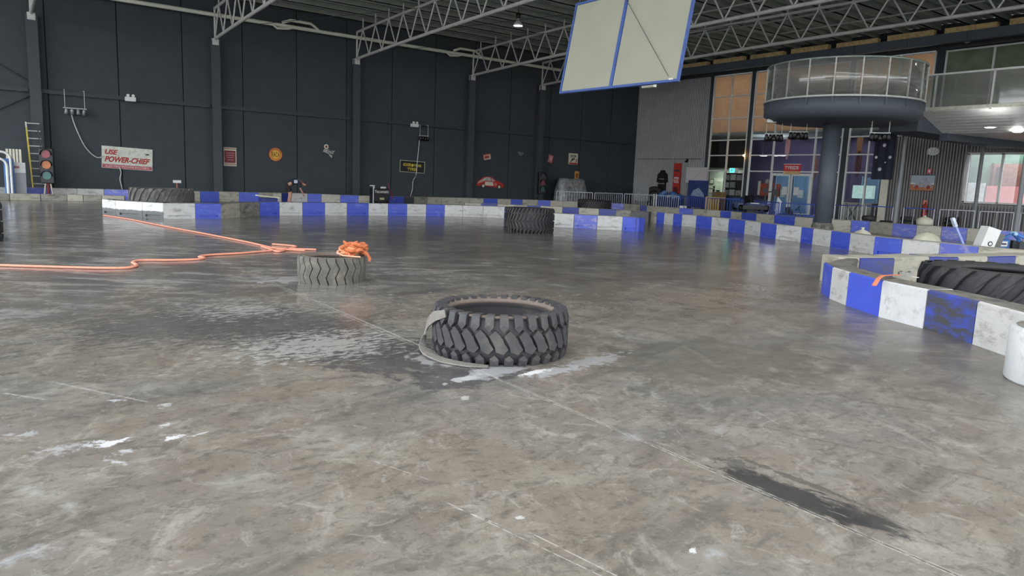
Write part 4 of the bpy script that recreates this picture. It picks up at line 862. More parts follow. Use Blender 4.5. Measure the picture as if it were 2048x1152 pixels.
# far row along both walls
E0 = [(-60, 373.8), (-3, 374.5), (50, 375.2), (103, 376), (154, 377), (208, 378.3), (264, 380), (310, 380.8), (355, 381.6), (400, 382.5), (438, 383.2), (478, 384), (518, 385), (546, 385.5), (563, 386), (580, 386.2), (615, 387), (643, 388), (680, 389.8), (717, 391), (748, 392), (778, 392.8), (808, 393.2), (828, 393.6), (855, 394), (884, 394.6), (912, 395.3), (940, 396), (967, 396.8), (995, 397.5), (1022, 398.3), (1045, 399), (1076, 400), (1101, 401), (1126, 402), (1150, 403), (1176, 404), (1201, 405.2), (1226, 406.4)]
row(E0, 'WWLWWLwLwBwBwwbWBwBwBBKGwwwwBwBwBwwwBL', 1, 'farthest row along dark wall', 'farthest row of barrier blocks', top=ML, slot=False)
E1 = [(1226, 406.4), (1248, 407.5), (1280, 409.8), (1294, 411.5), (1328, 413.8), (1359, 416), (1386, 417.6), (1414, 419.6), (1441, 421.3), (1462, 422.9), (1484, 424.6), (1513, 427.5), (1549, 430.2), (1590, 433.5), (1626, 436), (1664, 438.6), (1703, 440.6), (1740, 442.6), (1786, 446.5), (1834, 450), (1884, 453), (1935, 456.5), (1990, 460.3), (2048, 464), (2110, 468)]
PD = row(E1, 'LwLwwBwwBwBwBwbwBwLwLwLw', 1, 'far right row by the railings', 'far right row of barrier blocks', top=ML, slot=False)
# near right island
row([(9.95, 5.76), (9.44, 5.33), (9.08, 4.89), (8.64, 4.235), (8.365, 3.59), (7.985, 2.945), (7.55, 2.35)], 'BWNnDW', 1, 'front of nearest right island', 'near island front blocks', raw=True, thick=.36, slot=False)
row([(10.98, 6.12), (11.30, 5.93), (12.0, 5.72), (13.1, 5.66), (13.65, 5.42), (14.5, 5.28), (15.4, 5.15), (16.3, 5.0)], 'wbwbwbw', 1, 'back of nearest right island', 'near island back blocks', raw=True, thick=.5, slot=False, top=ML)
# island nose wedge
t = thing('barrier_nose', (0, 0, 0), 'rubber-topped nose block closing the tip of the nearest island', 'track barrier')
_n = [fl(x, y, BHt) for x, y in ((1661, 524), (1672, 519), (1700, 514.5), (1712, 513.5), (1716, 518), (1705, 526), (1694, 537), (1675, 531))]
MB().prism([(p.x, p.y) for p in _n], .0, BHt-.01, P=lambda x, z, y: Vector((x, z, y))).build('nose_body', M_top, t)
# white round-ended block
t = thing('round_end_block', (6.95, 1.82, 0), 'white round-ended plastic barrier at the lower right edge', 'track barrier')
MB().lathe([(0, 0), (.44, 0), (.455, .02), (.455, .43), (.44, .448), (.3, .45), (.29, .44), (0, .44)], 48).build('drum', BM['n'], t)
MB().lathe([(0, .441), (.41, .452), (.0, .455)], 32).build('top_face', mat('drum top', 'a5a398', .6, var=.2, dirt='807e74', dirt_amt=.5), t)
# tip at the left end of the long island: tilted panel
p = fl(214, 429)

# ------------------------------------------------------------------ tyres
def tyre(c, R, W, style, label, m=M_rub, ms=M_side, phase=0, lug=.035, hole=.62, group=None):
    t = thing('tyre', (c[0], c[1], 0), label, 'tyre', rz=phase); ri = R*hole
    sh = .10*W/.4*.5
    Rc = R-lug
    prof = [(ri, .03), (ri+.03, 0.005), (Rc*.9, .0), (Rc-.02, W*.06), (Rc, W*.2), (Rc, W*.8), (Rc-.02, W*.94), (Rc*.9, W), (ri+.04, W-.012), (ri, W-.035), (ri-.012, W-.06), (ri+.02, W-.09), (Rc*.88, W*.72), (Rc*.9, W*.5), (Rc*.88, W*.28), (ri+.02, .09), (ri-.012, .06)]
    MB().lathe(prof, 72, closed=True).build('carcass', m, t)
    if style in ('loader', 'worn'): MB().lathe([(ri-.014, W-.058), (ri+.0, W-.03), (ri+.03, W-.004), (ri+R*.14, W-.001), (ri+R*.14, W-.02), (ri+.03, W-.03), (ri+.01, W-.045)] if 1 else [(ri-.014, W-.058), (ri+.0, W-.03), (ri+.03, W-.004), (ri+.035, W-.01), (ri+.01, W-.045)], 64, closed=True).build('bead', mat('bead pale', '6c625a', .7, var=.2), t)
    def rr(z, base): u = abs(z/W-.5)*2; return base-(max(0, u-.8)/.2)**2*R*.035
    b_ = MB()
    def lugp(poly, th0, pitch, taper=.86):
        # poly in (s/pitch, z/W)
        cs = sum(p[0] for p in poly)/len(poly); cz = sum(p[1] for p in poly)/len(poly); n = len(poly)
        vo = []; vi = []
        for s_, z_ in poly:
            a = th0+s_*pitch; z = z_*W; r = rr(z, Rc-.012); vi.append((r*math.cos(a), r*math.sin(a), z))
            a = th0+(cs+(s_-cs)*taper)*pitch; zz = (cz+(z_-cz)*(taper+.06)) if 0.02 < z_ < .98 else z_; z = zz*W; r = rr(z, R); vo.append((r*math.cos(a), r*math.sin(a), z))
        cI = (rr(cz*W, R)*math.cos(th0+cs*pitch), rr(cz*W, R)*math.sin(th0+cs*pitch), cz*W)
        b_.add(vi+vo+[cI], [(i, (i+1) % n, n+(i+1) % n, n+i) for i in range(n)]+[(n+i, n+(i+1) % n, 2*n) for i in range(n)])
    if style == 'loader':
        K = 31; pt_ = 2*PI/K
        for k in range(K):
            a = k*pt_
            lugp([(-.06, .62), (.36, .735), (.76, .635), (.80, .60), (.90, .585), (1.05, .48), (1.36, .36), (1.0, .248), (.46, .30), (.36, .41), (.16, .52)], a, pt_, .93)
            lugp([(-.42, 1.0), (.22, 1.0), (.24, .80), (-.06, .70), (-.38, .78)], a+.05*pt_, pt_, .94)
            lugp([(.06, 0), (.68, 0), (.70, .15), (.38, .235), (.04, .16)], a, pt_, .94)
            # lug shoulder wrapping onto the sidewall
            for z0, z1 in ((1, 1),):
                q0 = a+.05*pt_-.40*pt_; q1 = q0+.6*pt_; ro = rr(W, R); v = []
                for aa in (q0, q1):
                    for r, z in ((ro-.0, W*.985), (ro-.02, W+.012), (Rc*.86, W+.008), (Rc*.86, W-.02), (ro, W-.03)): v.append((r*math.cos(aa), r*math.sin(aa), z))
                b_.add(v, [(0, 1, 2, 3, 4), (5, 6, 7, 8, 9), (0, 1, 6, 5), (1, 2, 7, 6), (2, 3, 8, 7), (3, 4, 9, 8), (4, 0, 5, 9)])
    elif style == 'worn':
        K = 24; pt_ = 2*PI/K
        for k in range(K):
            a = k*pt_; Lf = [(0, .99), (.02, .86), (.42, .60), (-.02, .28), (.22, .0)]
            lugp([(x-.0, z) for x, z in Lf]+[(x+.87, z) for x, z in Lf[::-1]], a, pt_, .985)
    elif style == 'herring':
        K = 40; pt_ = 2*PI/K
        for k in range(K):
            a = k*pt_
            lugp([(0, .0), (.55, .0), (1.0, .17), (.45, .17)], a, pt_); lugp([(.5, .2), (1.0, .2), (.2, .48), (-.3, .48)], a, pt_, .82)
            lugp([(-.3, .50), (.3, .50), (1.1, .78), (.55, .78)], a, pt_, .82); lugp([(.3, .81), (.85, .81), (1.4, 1), (.8, 1)], a, pt_)
    else:
        K = 22; pt_ = 2*PI/K
        for k in range(K):
            a = k*pt_; lugp([(0, 0), (.5, 0), (.9, .3), (1.35, .55), (1.7, .8), (2.1, 1), (1.6, 1), (1.15, .8), (.8, .55), (.38, .3)], a, pt_, .9)
    tr = b_.build('tread', m, t)
    for p in tr.data.polygons: p.use_smooth = False
    return t
tF = tyre((3.50, 4.91), .585, .395, 'loader', 'large dark tyre with blocky zigzag tread, nearest the camera', phase=.1, lug=.046, hole=.77)
# torn belt strip standing off the left side
cF = Vector((3.50, 4.91, 0)); base = math.atan2(-cF.y, -cF.x)-.1*0
D_ = math.radians
ctl = [(-50, .375, .58, .030, 0), (-64, .33, .60, .042, 0), (-79, .25, .615, .042, 0), (-90, .17, .635, .028, .1), (-92, .10, .65, .02, .3), (-80, .045, .665, .03, .7), (-62, .022, .665, .045, .9), (-42, .014, .65, .05, 1), (-22, .010, .625, .045, 1), (-8, .008, .60, .02, 1)]
cl = []
for i in range(len(ctl)-1):
    for k in range(4):
        u = k/4; cl.append([ctl[i][q]*(1-u)+ctl[i+1][q]*u for q in range(5)])
cl.append(list(ctl[-1])); C3 = [Vector((r*math.cos(base+D_(a)), r*math.sin(base+D_(a)), z)) for a, z, r, w_, g in cl]
v = []
for i, (p, c) in enumerate(zip(C3, cl)):
    d = (C3[min(i+1, len(C3)-1)]-C3[max(i-1, 0)]).normalized(); rad = Vector((p.x, p.y, 0)).normalized()
    cr_ = (rad.cross(d)*(1-c[4])*(-1 if rad.cross(d).z < 0 else 1)+rad*c[4]).normalized(); nn = cr_.cross(d).normalized()*.006
    for q in (p-cr_*c[3]-nn, p+cr_*c[3]-nn, p+cr_*c[3]+nn, p-cr_*c[3]+nn): v.append((q.x, q.y, max(q.z, .002)))
tg_ = MB().add(v, [(i*4+j, i*4+(j+1) % 4, (i+1)*4+(j+1) % 4, (i+1)*4+j) for i in range(len(cl)-1) for j in range(4)], False)
o = bpy.data.objects.new('torn_belt', tg_.mesh('torn_belt', mat('pale belt rubber', '7d7a76', .8, var=.25, scale=10, bump=.3))); COL.objects.link(o); o.parent = tF; o.rotation_euler = (0, 0, -.1); o['label'] = 'loose pale rubber belt curling off the tread'
tyre((3.76, 9.32), .46, .355, 'worn', 'dusty worn tyre with orange straps heaped on top', m=M_rub2, ms=M_rub2, lug=.032, hole=.72)
tyre((12.82, 16.72), .74, .70, 'herring', 'dark herringbone tread tyre in the middle distance', m=M_rub3, phase=.2, lug=.04)
tyre((10.95, 3.78), 1.0, .56, 'bars', 'very large dark tyre with slanting bars inside the nearest island', m=M_rub3, ms=M_rub3, lug=.06, hole=.55)
pT = fl(325, 424); tyre((pT.x-.0, pT.y), .98, .78, 'bars', 'very large dusty tyre lying inside the left island', m=mat('grey tyre rubber', '5a5a58', .7, var=.3, scale=6, dirt='7d7a72', dirt_amt=.5), ms=M_side, lug=.05)
pT = fl(1188, 427); tyre((pT.x, pT.y), .86, .70, 'herring', 'dark tyre lying far back behind the shaded inner row', m=M_rub3, lug=.04)
pT = fl(-76, 482); tyre((pT.x, pT.y), .62, .72, 'herring', 'dark tyre cut off by the left edge of the view', m=M_rub3, lug=.04)

# ------------------------------------------------------------------ orange straps
def ribbon(pts, rx, rz_, name, label, m, cat='strap', parent=None):
    P_ = [fl(x, y) for x, y in pts]; Q = []
    for i in range(len(P_)-1):
        for k in range(6):
            u = k/6; p0 = P_[max(i-1, 0)]; p1 = P_[i]; p2 = P_[i+1]; p3_ = P_[min(i+2, len(P_)-1)]
            q = .5*((2*p1)+(p2-p0)*u+(2*p0-5*p1+4*p2-p3_)*u*u+(-p0+3*p1-3*p2+p3_)*u**3); q.z = rz_+.001; Q.append(q)
    q = P_[-1].copy(); q.z = rz_+.001; Q.append(q)
    return tag(MB().tube(Q, rx, 6, flat=(rx, rz_)).build(name, m), label, cat)
ribbon([(208, 432), (260, 440), (325, 453), (410, 469), (500, 487), (548, 498), (600, 500), (632, 501)], .03, .018, 'orange_strap', 'straight orange strap running from the left island towards the dusty tyre', M_orange)
ribbon([(-40, 531), (0, 533), (100, 536), (200, 538.5), (255, 538), (273, 533), (266, 527), (282, 523), (345, 522.5), (392, 521), (408, 518), (399, 515.5), (420, 512), (480, 508.5), (545, 503), (575, 501.5), (610, 503)], .03, .018, 'orange_strap', 'long wavy orange strap crossing the floor at the left', M_orange)
ribbon([(524, 495), (540, 500), (556, 505), (575, 500), (592, 495), (575, 492.5), (545, 490)], .028, .018, 'orange_strap', 'short orange strap looped between the two long straps', M_orange)
cS = Vector((3.76, 9.32, .36)); t = thing('strap_heap', (3.98, 9.10, .355), 'tangled heap of rust-orange straps on the dusty tyre', 'strap')
rs = random.Random(5)
for k in range(26):
    a = rs.uniform(0, 2*PI); r1 = rs.uniform(.06, .12); r2 = rs.uniform(.04, .1); ox, oy = rs.uniform(-.12, .10), rs.uniform(-.08, .08); tl = rs.uniform(-.5, .5); bz = .03+rs.uniform(0, .16)*(1-abs(ox)/.25)
    pts = []
    for i in range(15):
        b2 = 2*PI*i/16*rs.choice([1, 1]); x = r1*math.cos(b2); y = r2*math.sin(b2); z = bz+x*tl*.4+.02*math.sin(2*b2+k)
        pts.append((ox+x*math.cos(a)-y*math.sin(a), oy+x*math.sin(a)+y*math.cos(a), max(.006, z)))
    pts.append(pts[0]); MB().tube(pts, .02, 6, flat=(.009, .026)).build('strap_loop', M_orange2 if k % 3 else mat('pale orange webbing', 'cf8c66', .75, var=.15, scale=14, bump=.3), t)
MB().tube([(.06, -.10, .07), (.13, -.15, .04), (.16, -.17, -.02), (.15, -.17, -.06)], .02, 6, flat=(.006, .025)).build('strap_loop', M_orange2, t)
MB().tube([(-.2, .05, .07), (-.24, -.02, .05), (-.2, -.12, .025), (-.08, -.2, .015), (.0, -.22, .01)], .02, 6, flat=(.02, .012)).build('strap_loop', mat('pale strap', 'd8a68c', .75, var=.1), t)
# ratchet strap on near barrier
M_bk = mat('buckle steel', '85857f', .4, .5)
a_, b2 = fl(1764, 557, BHt+.01), fl(1800, 553, BHt+.01)
t = thing('ratchet_strap', a_, 'orange ratchet strap with metal buckle draped over the nearest island', 'strap')
lo_ = fl(1748, 571, .41)-a_; v1 = b2-a_
MB().tube([lo_+Vector((0, 0, 0)), lo_*.5+Vector((0, 0, .045)), Vector((0, 0, .035)), v1*.5+Vector((0, 0, .03)), v1+Vector((0, 0, .02))], .03, 8, flat=(.028, .006)).build('webbing', mat('faded orange webbing', 'c9765a', .75, bump=.3), t)
M_ = Matrix.Translation(v1+Vector((0, 0, .03))) @ Matrix.Rotation(-.8, 4, 'Z')
MB().box(-.02, .13, -.035, -.025, -.02, .03, M_).box(-.02, .13, .025, .035, -.02, .03, M_).build('buckle_side', M_bk, t); MB().cyl(M_ @ Vector((.02, -.04, .02)), M_ @ Vector((.02, .04, .02)), .022, 10).cyl(M_ @ Vector((.11, -.04, .03)), M_ @ Vector((.11, .04, .03)), .012, 8).build('spindle', M_bk, t); MB().cyl(M_ @ Vector((.0, 0, -.02)), M_ @ Vector((.22, 0, -.03)), .006, 6).build('hook', M_galv, t)

# ------------------------------------------------------------------ crowd railings
def rail_section(A, B, m, label, group, h=1.02, pitch=.15, mb_=None):
    d = B-A; L_ = d.length; mid = (A+B)/2; t = thing('crowd_barrier', (mid.x, mid.y, 0), label, 'railing', rz=math.atan2(d.y, d.x), group=group); x = L_/2-.08
    h = .97 if h > 1 else h; MB().cyl((-x, 0, h), (x, 0, h), .022, 8).build('top_rail', mb_ or m, t); MB().cyl((-x, 0, .18), (x, 0, .18), .018, 8).build('bottom_rail', m, t)
    for s in (-1, 1): MB().cyl((s*x, 0, .03), (s*x, 0, h), .022, 8).build('end_post', m, t); MB().box(s*x-.03, s*x+.03, -.18, .18, 0, .03).build('foot', m, t)
    n = max(2, int(2*x/pitch)); me = MB().cyl((0, 0, .18), (0, 0, h), .011, 6, caps=False).mesh('bar', m)
    for k in range(1, n): inst(me, 'bar', t, (-x+2*x*k/n, 0, 0))
rp = [fl(x, y, z) for x, y, z in [(1111, 381, 1.01), (1188, 385, .985), (1247, 387.2, .975), (1312, 389.3, 1.0), (1360, 391, 1.02), (1413, 393.5, 1.03), (1482, 397, 1.02), (1560, 403.5, 1.015), (1640, 409, .985)]]
nm = ['white crowd railing in front of the plastic-covered pile', 'white crowd railing right of the plastic-covered pile', 'pale crowd railing in front of the grey board', 'bluish crowd railing in front of the racing suit', 'blue crowd railing below the whiteboard', 'blue crowd railing before the yellow crate', 'blue crowd railing before the parked karts', 'blue crowd railing left of the thick pillar']
for i, (a, b_) in enumerate(zip(rp, rp[1:])): a = a.copy(); b_ = b_.copy(); a.z = b_.z = 0; rail_section(a, b_, M_railw if i < 4 else M_railb, nm[i], 'crowd railings', mb_=M_railw if i < 4 else M_railb)
for i, (a, b_) in enumerate([((1668, 411), (1727, 412.5)), ((1729, 412.5), (1790, 415.6)), ((1804, 416.6), (1873, 419.6)), ((1876, 419.8), (1954, 423.2)), ((1956, 423.4), (2032, 426.7)), ((2038, 427), (2110, 431))]):
    a = fl(*a, .95); b_ = fl(*b_, .95); a.z = b_.z = 0
    rail_section(a, b_, M_railw, ['blue topped railing just right of the thick pillar', 'blue topped railing left of the slim post below the flag', 'blue topped railing beside the fire extinguisher', 'white railing left part below the right window', 'white railing right part below the right window', 'railing past the slim post at the right edge'][i], 'crowd railings', pitch=.3, mb_=M_railb if i < 3 else M_railw)

# ------------------------------------------------------------------ clutter at the far side
p = onY(1141, 400, 34.9); t = thing('covered_pile', (p.x, 34.9, 0), 'stacked goods wrapped in crinkled clear grey plastic by the dark wall', 'covered pile')
M_wrap = mat('crinkled plastic', '85898c', .25, var=.6, scale=5, bump=1.0, spec=.8)
b_ = MB(); nx, nz = 26, 10; v = []
for j in range(nz+1):
    for i in range(nx):
        a = 2*PI*i/nx; z = j/nz*1.75; w_ = 1.2-.25*(j/nz)**2; dd = .5-.15*(j/nz)**2
        ex = 4; cx_ = math.copysign(abs(math.cos(a))**(2/ex), math.cos(a)); sy_ = math.copysign(abs(math.sin(a))**(2/ex), math.sin(a)); f_ = 1+.04*math.sin(i*2.1+j*.6)
        v.append((cx_*w_*f_, sy_*dd*f_, z+(.03*math.sin(i) if j == nz else 0)))
b_.add(v, [(j*nx+i, j*nx+(i+1) % nx, (j+1)*nx+(i+1) % nx, (j+1)*nx+i) for j in range(nz) for i in range(nx)]+[tuple(range(nz*nx, (nz+1)*nx))], True)
b_.build('plastic_wrap', M_wrap, t)
# person
p = Vector((0, 0, 0)); q = fl(590, 412); q = q*1.06
t = thing('person', (q.x, q.y, 0), 'person in dark shirt and shorts bending forward between the barriers', 'person', rz=-.25)
def skin(name, pts, edges, rad, m, parent, sub=2):
    me = bpy.data.meshes.new(name); me.from_pydata(pts, edges, []); ob = bpy.data.objects.new(name, me); COL.objects.link(ob)
    md = ob.modifiers.new('s', 'SKIN'); sv = me.skin_vertices[0].data
    for i, r in enumerate(rad): sv[i].radius = (r, r) if not isinstance(r, tuple) else r
    sv[0].use_root = True
    ms = ob.modifiers.new('sub', 'SUBSURF'); ms.levels = sub; ms.render_levels = sub
    dg = bpy.context.evaluated_depsgraph_get(); dg.update(); nm_ = bpy.data.meshes.new_from_object(ob.evaluated_get(dg)); bpy.data.objects.remove(ob)
    nm_.materials.clear(); nm_.materials.append(m); nm_.name = name
    for pl in nm_.polygons: pl.use_smooth = True
    o = bpy.data.objects.new(name, nm_); COL.objects.link(o); o.parent = parent; return o
M_skin = mat('skin', 'b98a72', .6, var=.06); M_shirt = mat('navy shirt', '23283c', .85, var=.2); M_short = mat('maroon black shorts', '2b2026', .85, var=.3); M_hair = mat('dark hair', '2a1c18', .8)
B_ = [(-.32, 0, .86), (-.15, 0, 1.02), (.05, 0, 1.08), (.22, 0, 1.02), (.32, 0, .98), (.42, .0, .93), (.50, 0, .87),
      (-.32, .11, .82), (-.22, .13, .47), (-.30, .13, .08), (-.17, .14, .04), (-.32, -.11, .82), (-.18, -.12, .47), (-.26, -.12, .08), (-.13, -.13, .04),
      (.2, .19, .99), (.26, .22, .74), (.38, .18, .52), (.41, .17, .46), (.2, -.19, .99), (.22, -.22, .74), (.33, -.18, .52), (.36, -.17, .46)]
Ee = [(0, 1), (1, 2), (2, 3), (3, 4), (4, 5), (5, 6), (0, 7), (7, 8), (8, 9), (9, 10), (0, 11), (11, 12), (12, 13), (13, 14), (3, 15), (15, 16), (16, 17), (17, 18), (3, 19), (19, 20), (20, 21), (21, 22)]
Rr = [.14, .14, .15, .13, .055, .09, .085, .09, .06, .04, .03, .09, .06, .04, .03, .06, .042, .03, .025, .06, .042, .03, .025]
skin('body', B_, Ee, Rr, M_skin, t)
skin('shirt', [B_[i] for i in (0, 1, 2, 3, 15, 16, 19, 20)], [(0, 1), (1, 2), (2, 3), (3, 4), (4, 5), (3, 6), (6, 7)], [.145, .155, .17, .15, .075, .06, .075, .06], M_shirt, t)
skin('shorts', [(-.30, 0, .88), (-.34, .0, .84), (-.32, .12, .8), (-.25, .13, .55), (-.32, -.12, .8), (-.21, -.13, .55)], [(0, 1), (1, 2), (2, 3), (1, 4), (4, 5)], [.15, .16, .12, .10, .12, .10], M_short, t)
MB().box(-.05, .1, -.21, -.18, .97, 1.12).build('shirt_print', mat('pale print', 'b8c0d0', .8), t)
skin('hair', [(.40, 0, 1.0), (.47, 0, .93)], [(0, 1)], [.09, .075], M_hair, t)
for s in (-1, 1):
    for f in range(5):
        a = (.38 if s < 0 else .43)+.0; MB().cyl((a+f*.012-.03, s*.17+f*.008-.015, .45), (a+f*.016-.03, s*.17+f*.01-.02, .37 if f else .41), .009, 6).build('finger', M_skin, t)
# toolbox / generator and tap near
p = onY(759, 377, 32.5)
t = thing('black_machine', (p.x, 32.5, 0), 'black machine case with pale lettering and small yellow label', 'machine')
MB().box(-.42, .42, -.25, .25, .15, .85).build('case', M_blk, t, bevel=.03); MB().box(-.42, .42, -.27, -.25, .62, .78).build('lettering_band', mat('band', '24262a', .5), t); text('Tecomatic', 'lettering', M_white, t, loc=(0, -.28, .70), width=.75, height=.14); MB().box(-.1, .14, -.265, -.25, .3, .4).build('label_plate', mat('yellowish label', 'b8b48a', .5), t)
for x in (-.3, .3): MB().cyl((x, -.25, .12), (x, .25, .12), .12, 12).build('wheel', M_blk, t)
MB().box(.1, .3, -.1, .1, .85, .93).build('filler_cap', M_white, t)
p = onY(744, 380, 32.5); t = thing('white_stand', (p.x, 32.3, 0), 'thin white T-shaped stand beside the black machine', 'stand'); MB().box(-.03, .03, -.03, .03, 0, 1.0).build('upright', M_white, t); MB().box(-.2, .05, -.03, .03, .95, 1.0).build('cross_arm', M_white, t); MB().box(-.12, .12, -.12, .12, 0, .03).build('foot', M_white, t)
tag(MB().tube([onY(776, 366, 32.4), onY(779, 378, 32.4), onY(784, 390, 32.3), onY(783, 400, 32.2)], .03, 8).build('hose', mat('maroon hose', '7a2a3a', .5)), 'maroon hose hanging beside the black machine', 'hose')
p = onY(354, 365, YW-1.5); t = thing('tap_post', (p.x, YW-1.5, 0), 'copper pipe stand with a white cap beyond the far barrier', 'pipe stand'); MB().cyl((0, 0, 0), (0, 0, p.z), .04, 8).build('pipe', mat('copper', '9a6a55', .5, .3), t); MB().box(-.15, .15, -.1, .1, p.z-.02, p.z+.1).build('cap', M_white, t)
p = onY(313, 380, 30.4); t = thing('red_cloth', (p.x, 30.4, 0.0), 'crumpled red cloth on a low stand beyond the left island', 'cloth')
MB().box(-.5, .3, -.1, .1, 0, .5).build('stand', M_dark, t); MB().prism([(-.55, .52), (-.2, .55), (.1, .56), (.35, .66), (.5, .56), (.3, .5), (-.5, .49)], -.12, .12).build('cloth_fold', mat('red cloth', 'b0454a', .8, var=.2), t)
q = fl(572, 416)*1.03
t = thing('tool_tray', (q.x-.6, q.y+.4, 0), 'dark blue tub with a pale slanted lid next to the bending person', 'tub'); MB().box(-.35, .3, -.25, .25, 0, .36).build('tub', BM['b'], t); MB().bar((-.55, -.26, .46), (.3, -.26, .38), .5, .05).build('lid', M_cream, t)
# right wall: display things
t = thing('grey_board', (onX(1284, 376, XR-1.6).x, onX(1284, 376, XR-1.6).y, 0), 'plain pale grey board standing left of the racing suit', 'board', rz=-PI/2); MB().box(-.62, .62, -.03, .03, .5, 1.55).build('panel', mat('pale grey board', '9aa0a0', .6), t); MB().bar((-.5, .03, .5), (-.5, .2, 0), .05).bar((.5, .03, .5), (.5, .2, 0), .05).build('stand', M_dark, t)
p = onX(1309, 378, XR-.9); t = thing('upright_tyre', (p.x, p.y, 0), 'black tyre standing upright beside the pale grey board', 'tyre', rz=-PI/2-.5); b_ = MB().lathe([(.28, -.1), (.55, -.11), (.6, 0), (.55, .11), (.28, .1)], 28, closed=True); b_.build('tyre_ring', M_rub3, t, loc=(0, 0, .9), rot=(0, PI/2, 0)); MB().box(-.2, .2, -.2, .2, 0, .31).build('stand', M_blk, t)
p = onX(1325, 362, XR-.14); t = thing('racing_suit', (p.x, p.y, p.z), 'black racing suit hanging on the corrugated wall', 'clothing', rz=-PI/2)
MB().prism([(-.12, .72), (-.18, .6), (-.38, .45), (-.46, -.05), (-.34, -.1), (-.28, .2), (-.3, -.3), (-.36, -1.0), (-.06, -1.0), (0, -.4), (.06, -1.0), (.34, -1.0), (.28, -.3), (.26, .2), (.34, -.1), (.44, -.05), (.36, .45), (.16, .6), (.1, .72)], -.1, .08).build('suit', mat('black cloth', '14151a', .8, var=.3), t, bevel=.04)
MB().box(-.24, .24, -.125, -.1, .1, .16).box(-.3, .3, -.125, -.1, -.2, -.14).build('grey_stripe', mat('grey stripe', '85878c', .7), t); MB().cyl((-.5, 0, .8), (.1, 0, .7), .03, 8).build('hanger', M_galv, t)
p = onX(1354, 356, XR-.16); t = thing('red_sign_stand', (p.x, p.y, 0), 'tall red panel sign with white letters GTX', 'sign', rz=-PI/2)
MB().box(-.28, .28, -.05, .05, 0, 3.05).build('panel', M_red, t); MB().box(-.23, .23, -.06, -.05, 2.5, 2.62).build('dark_bar', M_dark, t); text('GTX', 'lettering', M_white, t, loc=(0, -.06, 1.95), width=.42, height=.4, font_off=.01)
MB().box(-.2, .2, -.06, -.05, .5, 1.5).build('lower_picture', mat('dark red picture', '5a2224', .6, var=.7, scale=7), t)
p = onX(1393, 350, XR-.25); t = thing('whiteboard', p, 'whiteboard with faint sketch lines on the corrugated wall', 'whiteboard', rz=-PI/2); MB().box(-.85, .85, -.02, .03, -.48, .48).build('surface', mat('whiteboard', 'cdc6c8', .4, var=.04), t)
MB().bar((-.3, -.03, -.4), (.35, -.03, .25), .02, .01).bar((.1, -.03, -.3), (.6, -.03, .3), .015, .01).build('sketch', M_galv, t); MB().box(-.87, .87, -.03, .0, -.5, -.47).build('tray', M_galv, t)
for x in (-.8, .8): MB().bar((x, 0, -.5), (x, .05, -p.z+.02), .04).build('leg', M_galv, t)
p = onX(1396, 377, XR-1.2); t = thing('display_panel', (p.x, p.y, 0), 'blue display panel with a pale car picture below the whiteboard', 'display panel', rz=-PI/2); MB().box(-.75, .75, -.04, .04, .3, 1.95).build('panel', mat('navy panel', '2e3f72', .5, var=.3, scale=3), t); MB().prism([(-.5, 1.0), (-.3, 1.35), (.1, 1.5), (.5, 1.15), (.55, .95)], -.06, -.04).build('picture', mat('pale picture', '8f9cb8', .5, var=.4, scale=8), t); MB().box(-.7, -.6, -.2, .2, 0, .3).box(.6, .7, -.2, .2, 0, .3).build('foot', M_dark, t)
# small wall lamp and pipe on the corrugated wall
p = onX(1373, 321, XR-.15); t = thing('wall_camera', p, 'small dark spotlight fixed to the corrugated wall', 'camera', rz=-PI/2); MB().lathe([(0, .12), (.1, .1), (.12, 0), (.09, -.12), (0, -.12)], 14).build('head', M_blk, t); MB().cyl((0, 0, 0), (0, .1, 0), .04, 8).build('mount', M_dark, t); MB().cyl((0, -.1, .04), (0, -.12, .04), .04, 10).build('lens', M_white, t)
a = onX(1275, 318, XR-.06); b2 = onX(1402, 319, XR-.06); tag(MB().cyl(a, (b2.x, b2.y, a.z), .02, 6).build('conduit', M_dark), 'thin dark conduit across the grey corrugated wall', 'conduit')
# yellow slatted crate
p = onX(1430, 411, XR-1.9); t = thing('slatted_crate', (p.x, p.y, 0), 'yellow timber crate with upright slats behind the railing', 'crate', rz=-PI/2); M_wood = mat('yellow timber', 'e2c06c', .7, var=.2)
for k in range(6): MB().box(-.5+k*.18, -.4+k*.18, -.3, -.27, .05, 1.0).build('slat', M_wood, t)
MB().box(-.5, .5, -.27, .3, .05, .12).box(-.5, .5, -.27, .3, .93, 1.0).build('tray', M_wood, t); MB().box(-.5, .5, .27, .3, 0, 1.3).build('back_board', mat('brown board', '6f5a3e', .7), t)
# blue bin
p = onX(1464, 405, XR-.75); t = thing('blue_bin', (p.x, p.y, 0), 'long dark blue bin with ribbed sides right of the yellow crate', 'bin', rz=-PI/2); Mn = mat('bin blue', '2f4576', .5, var=.2); MB().box(-.95, .95, -.4, .4, .02, 1.0).build('tub', Mn, t); MB().box(-1.0, 1.0, -.45, .45, 1.0, 1.08).build('lid', mat('bin lid', '242c44', .5), t)
for k in range(9): MB().box(-.9+k*.21, -.85+k*.21, -.44, -.4, .05, 1.0).build('rib', mat('bin rib', '3f6a9a', .5), t)
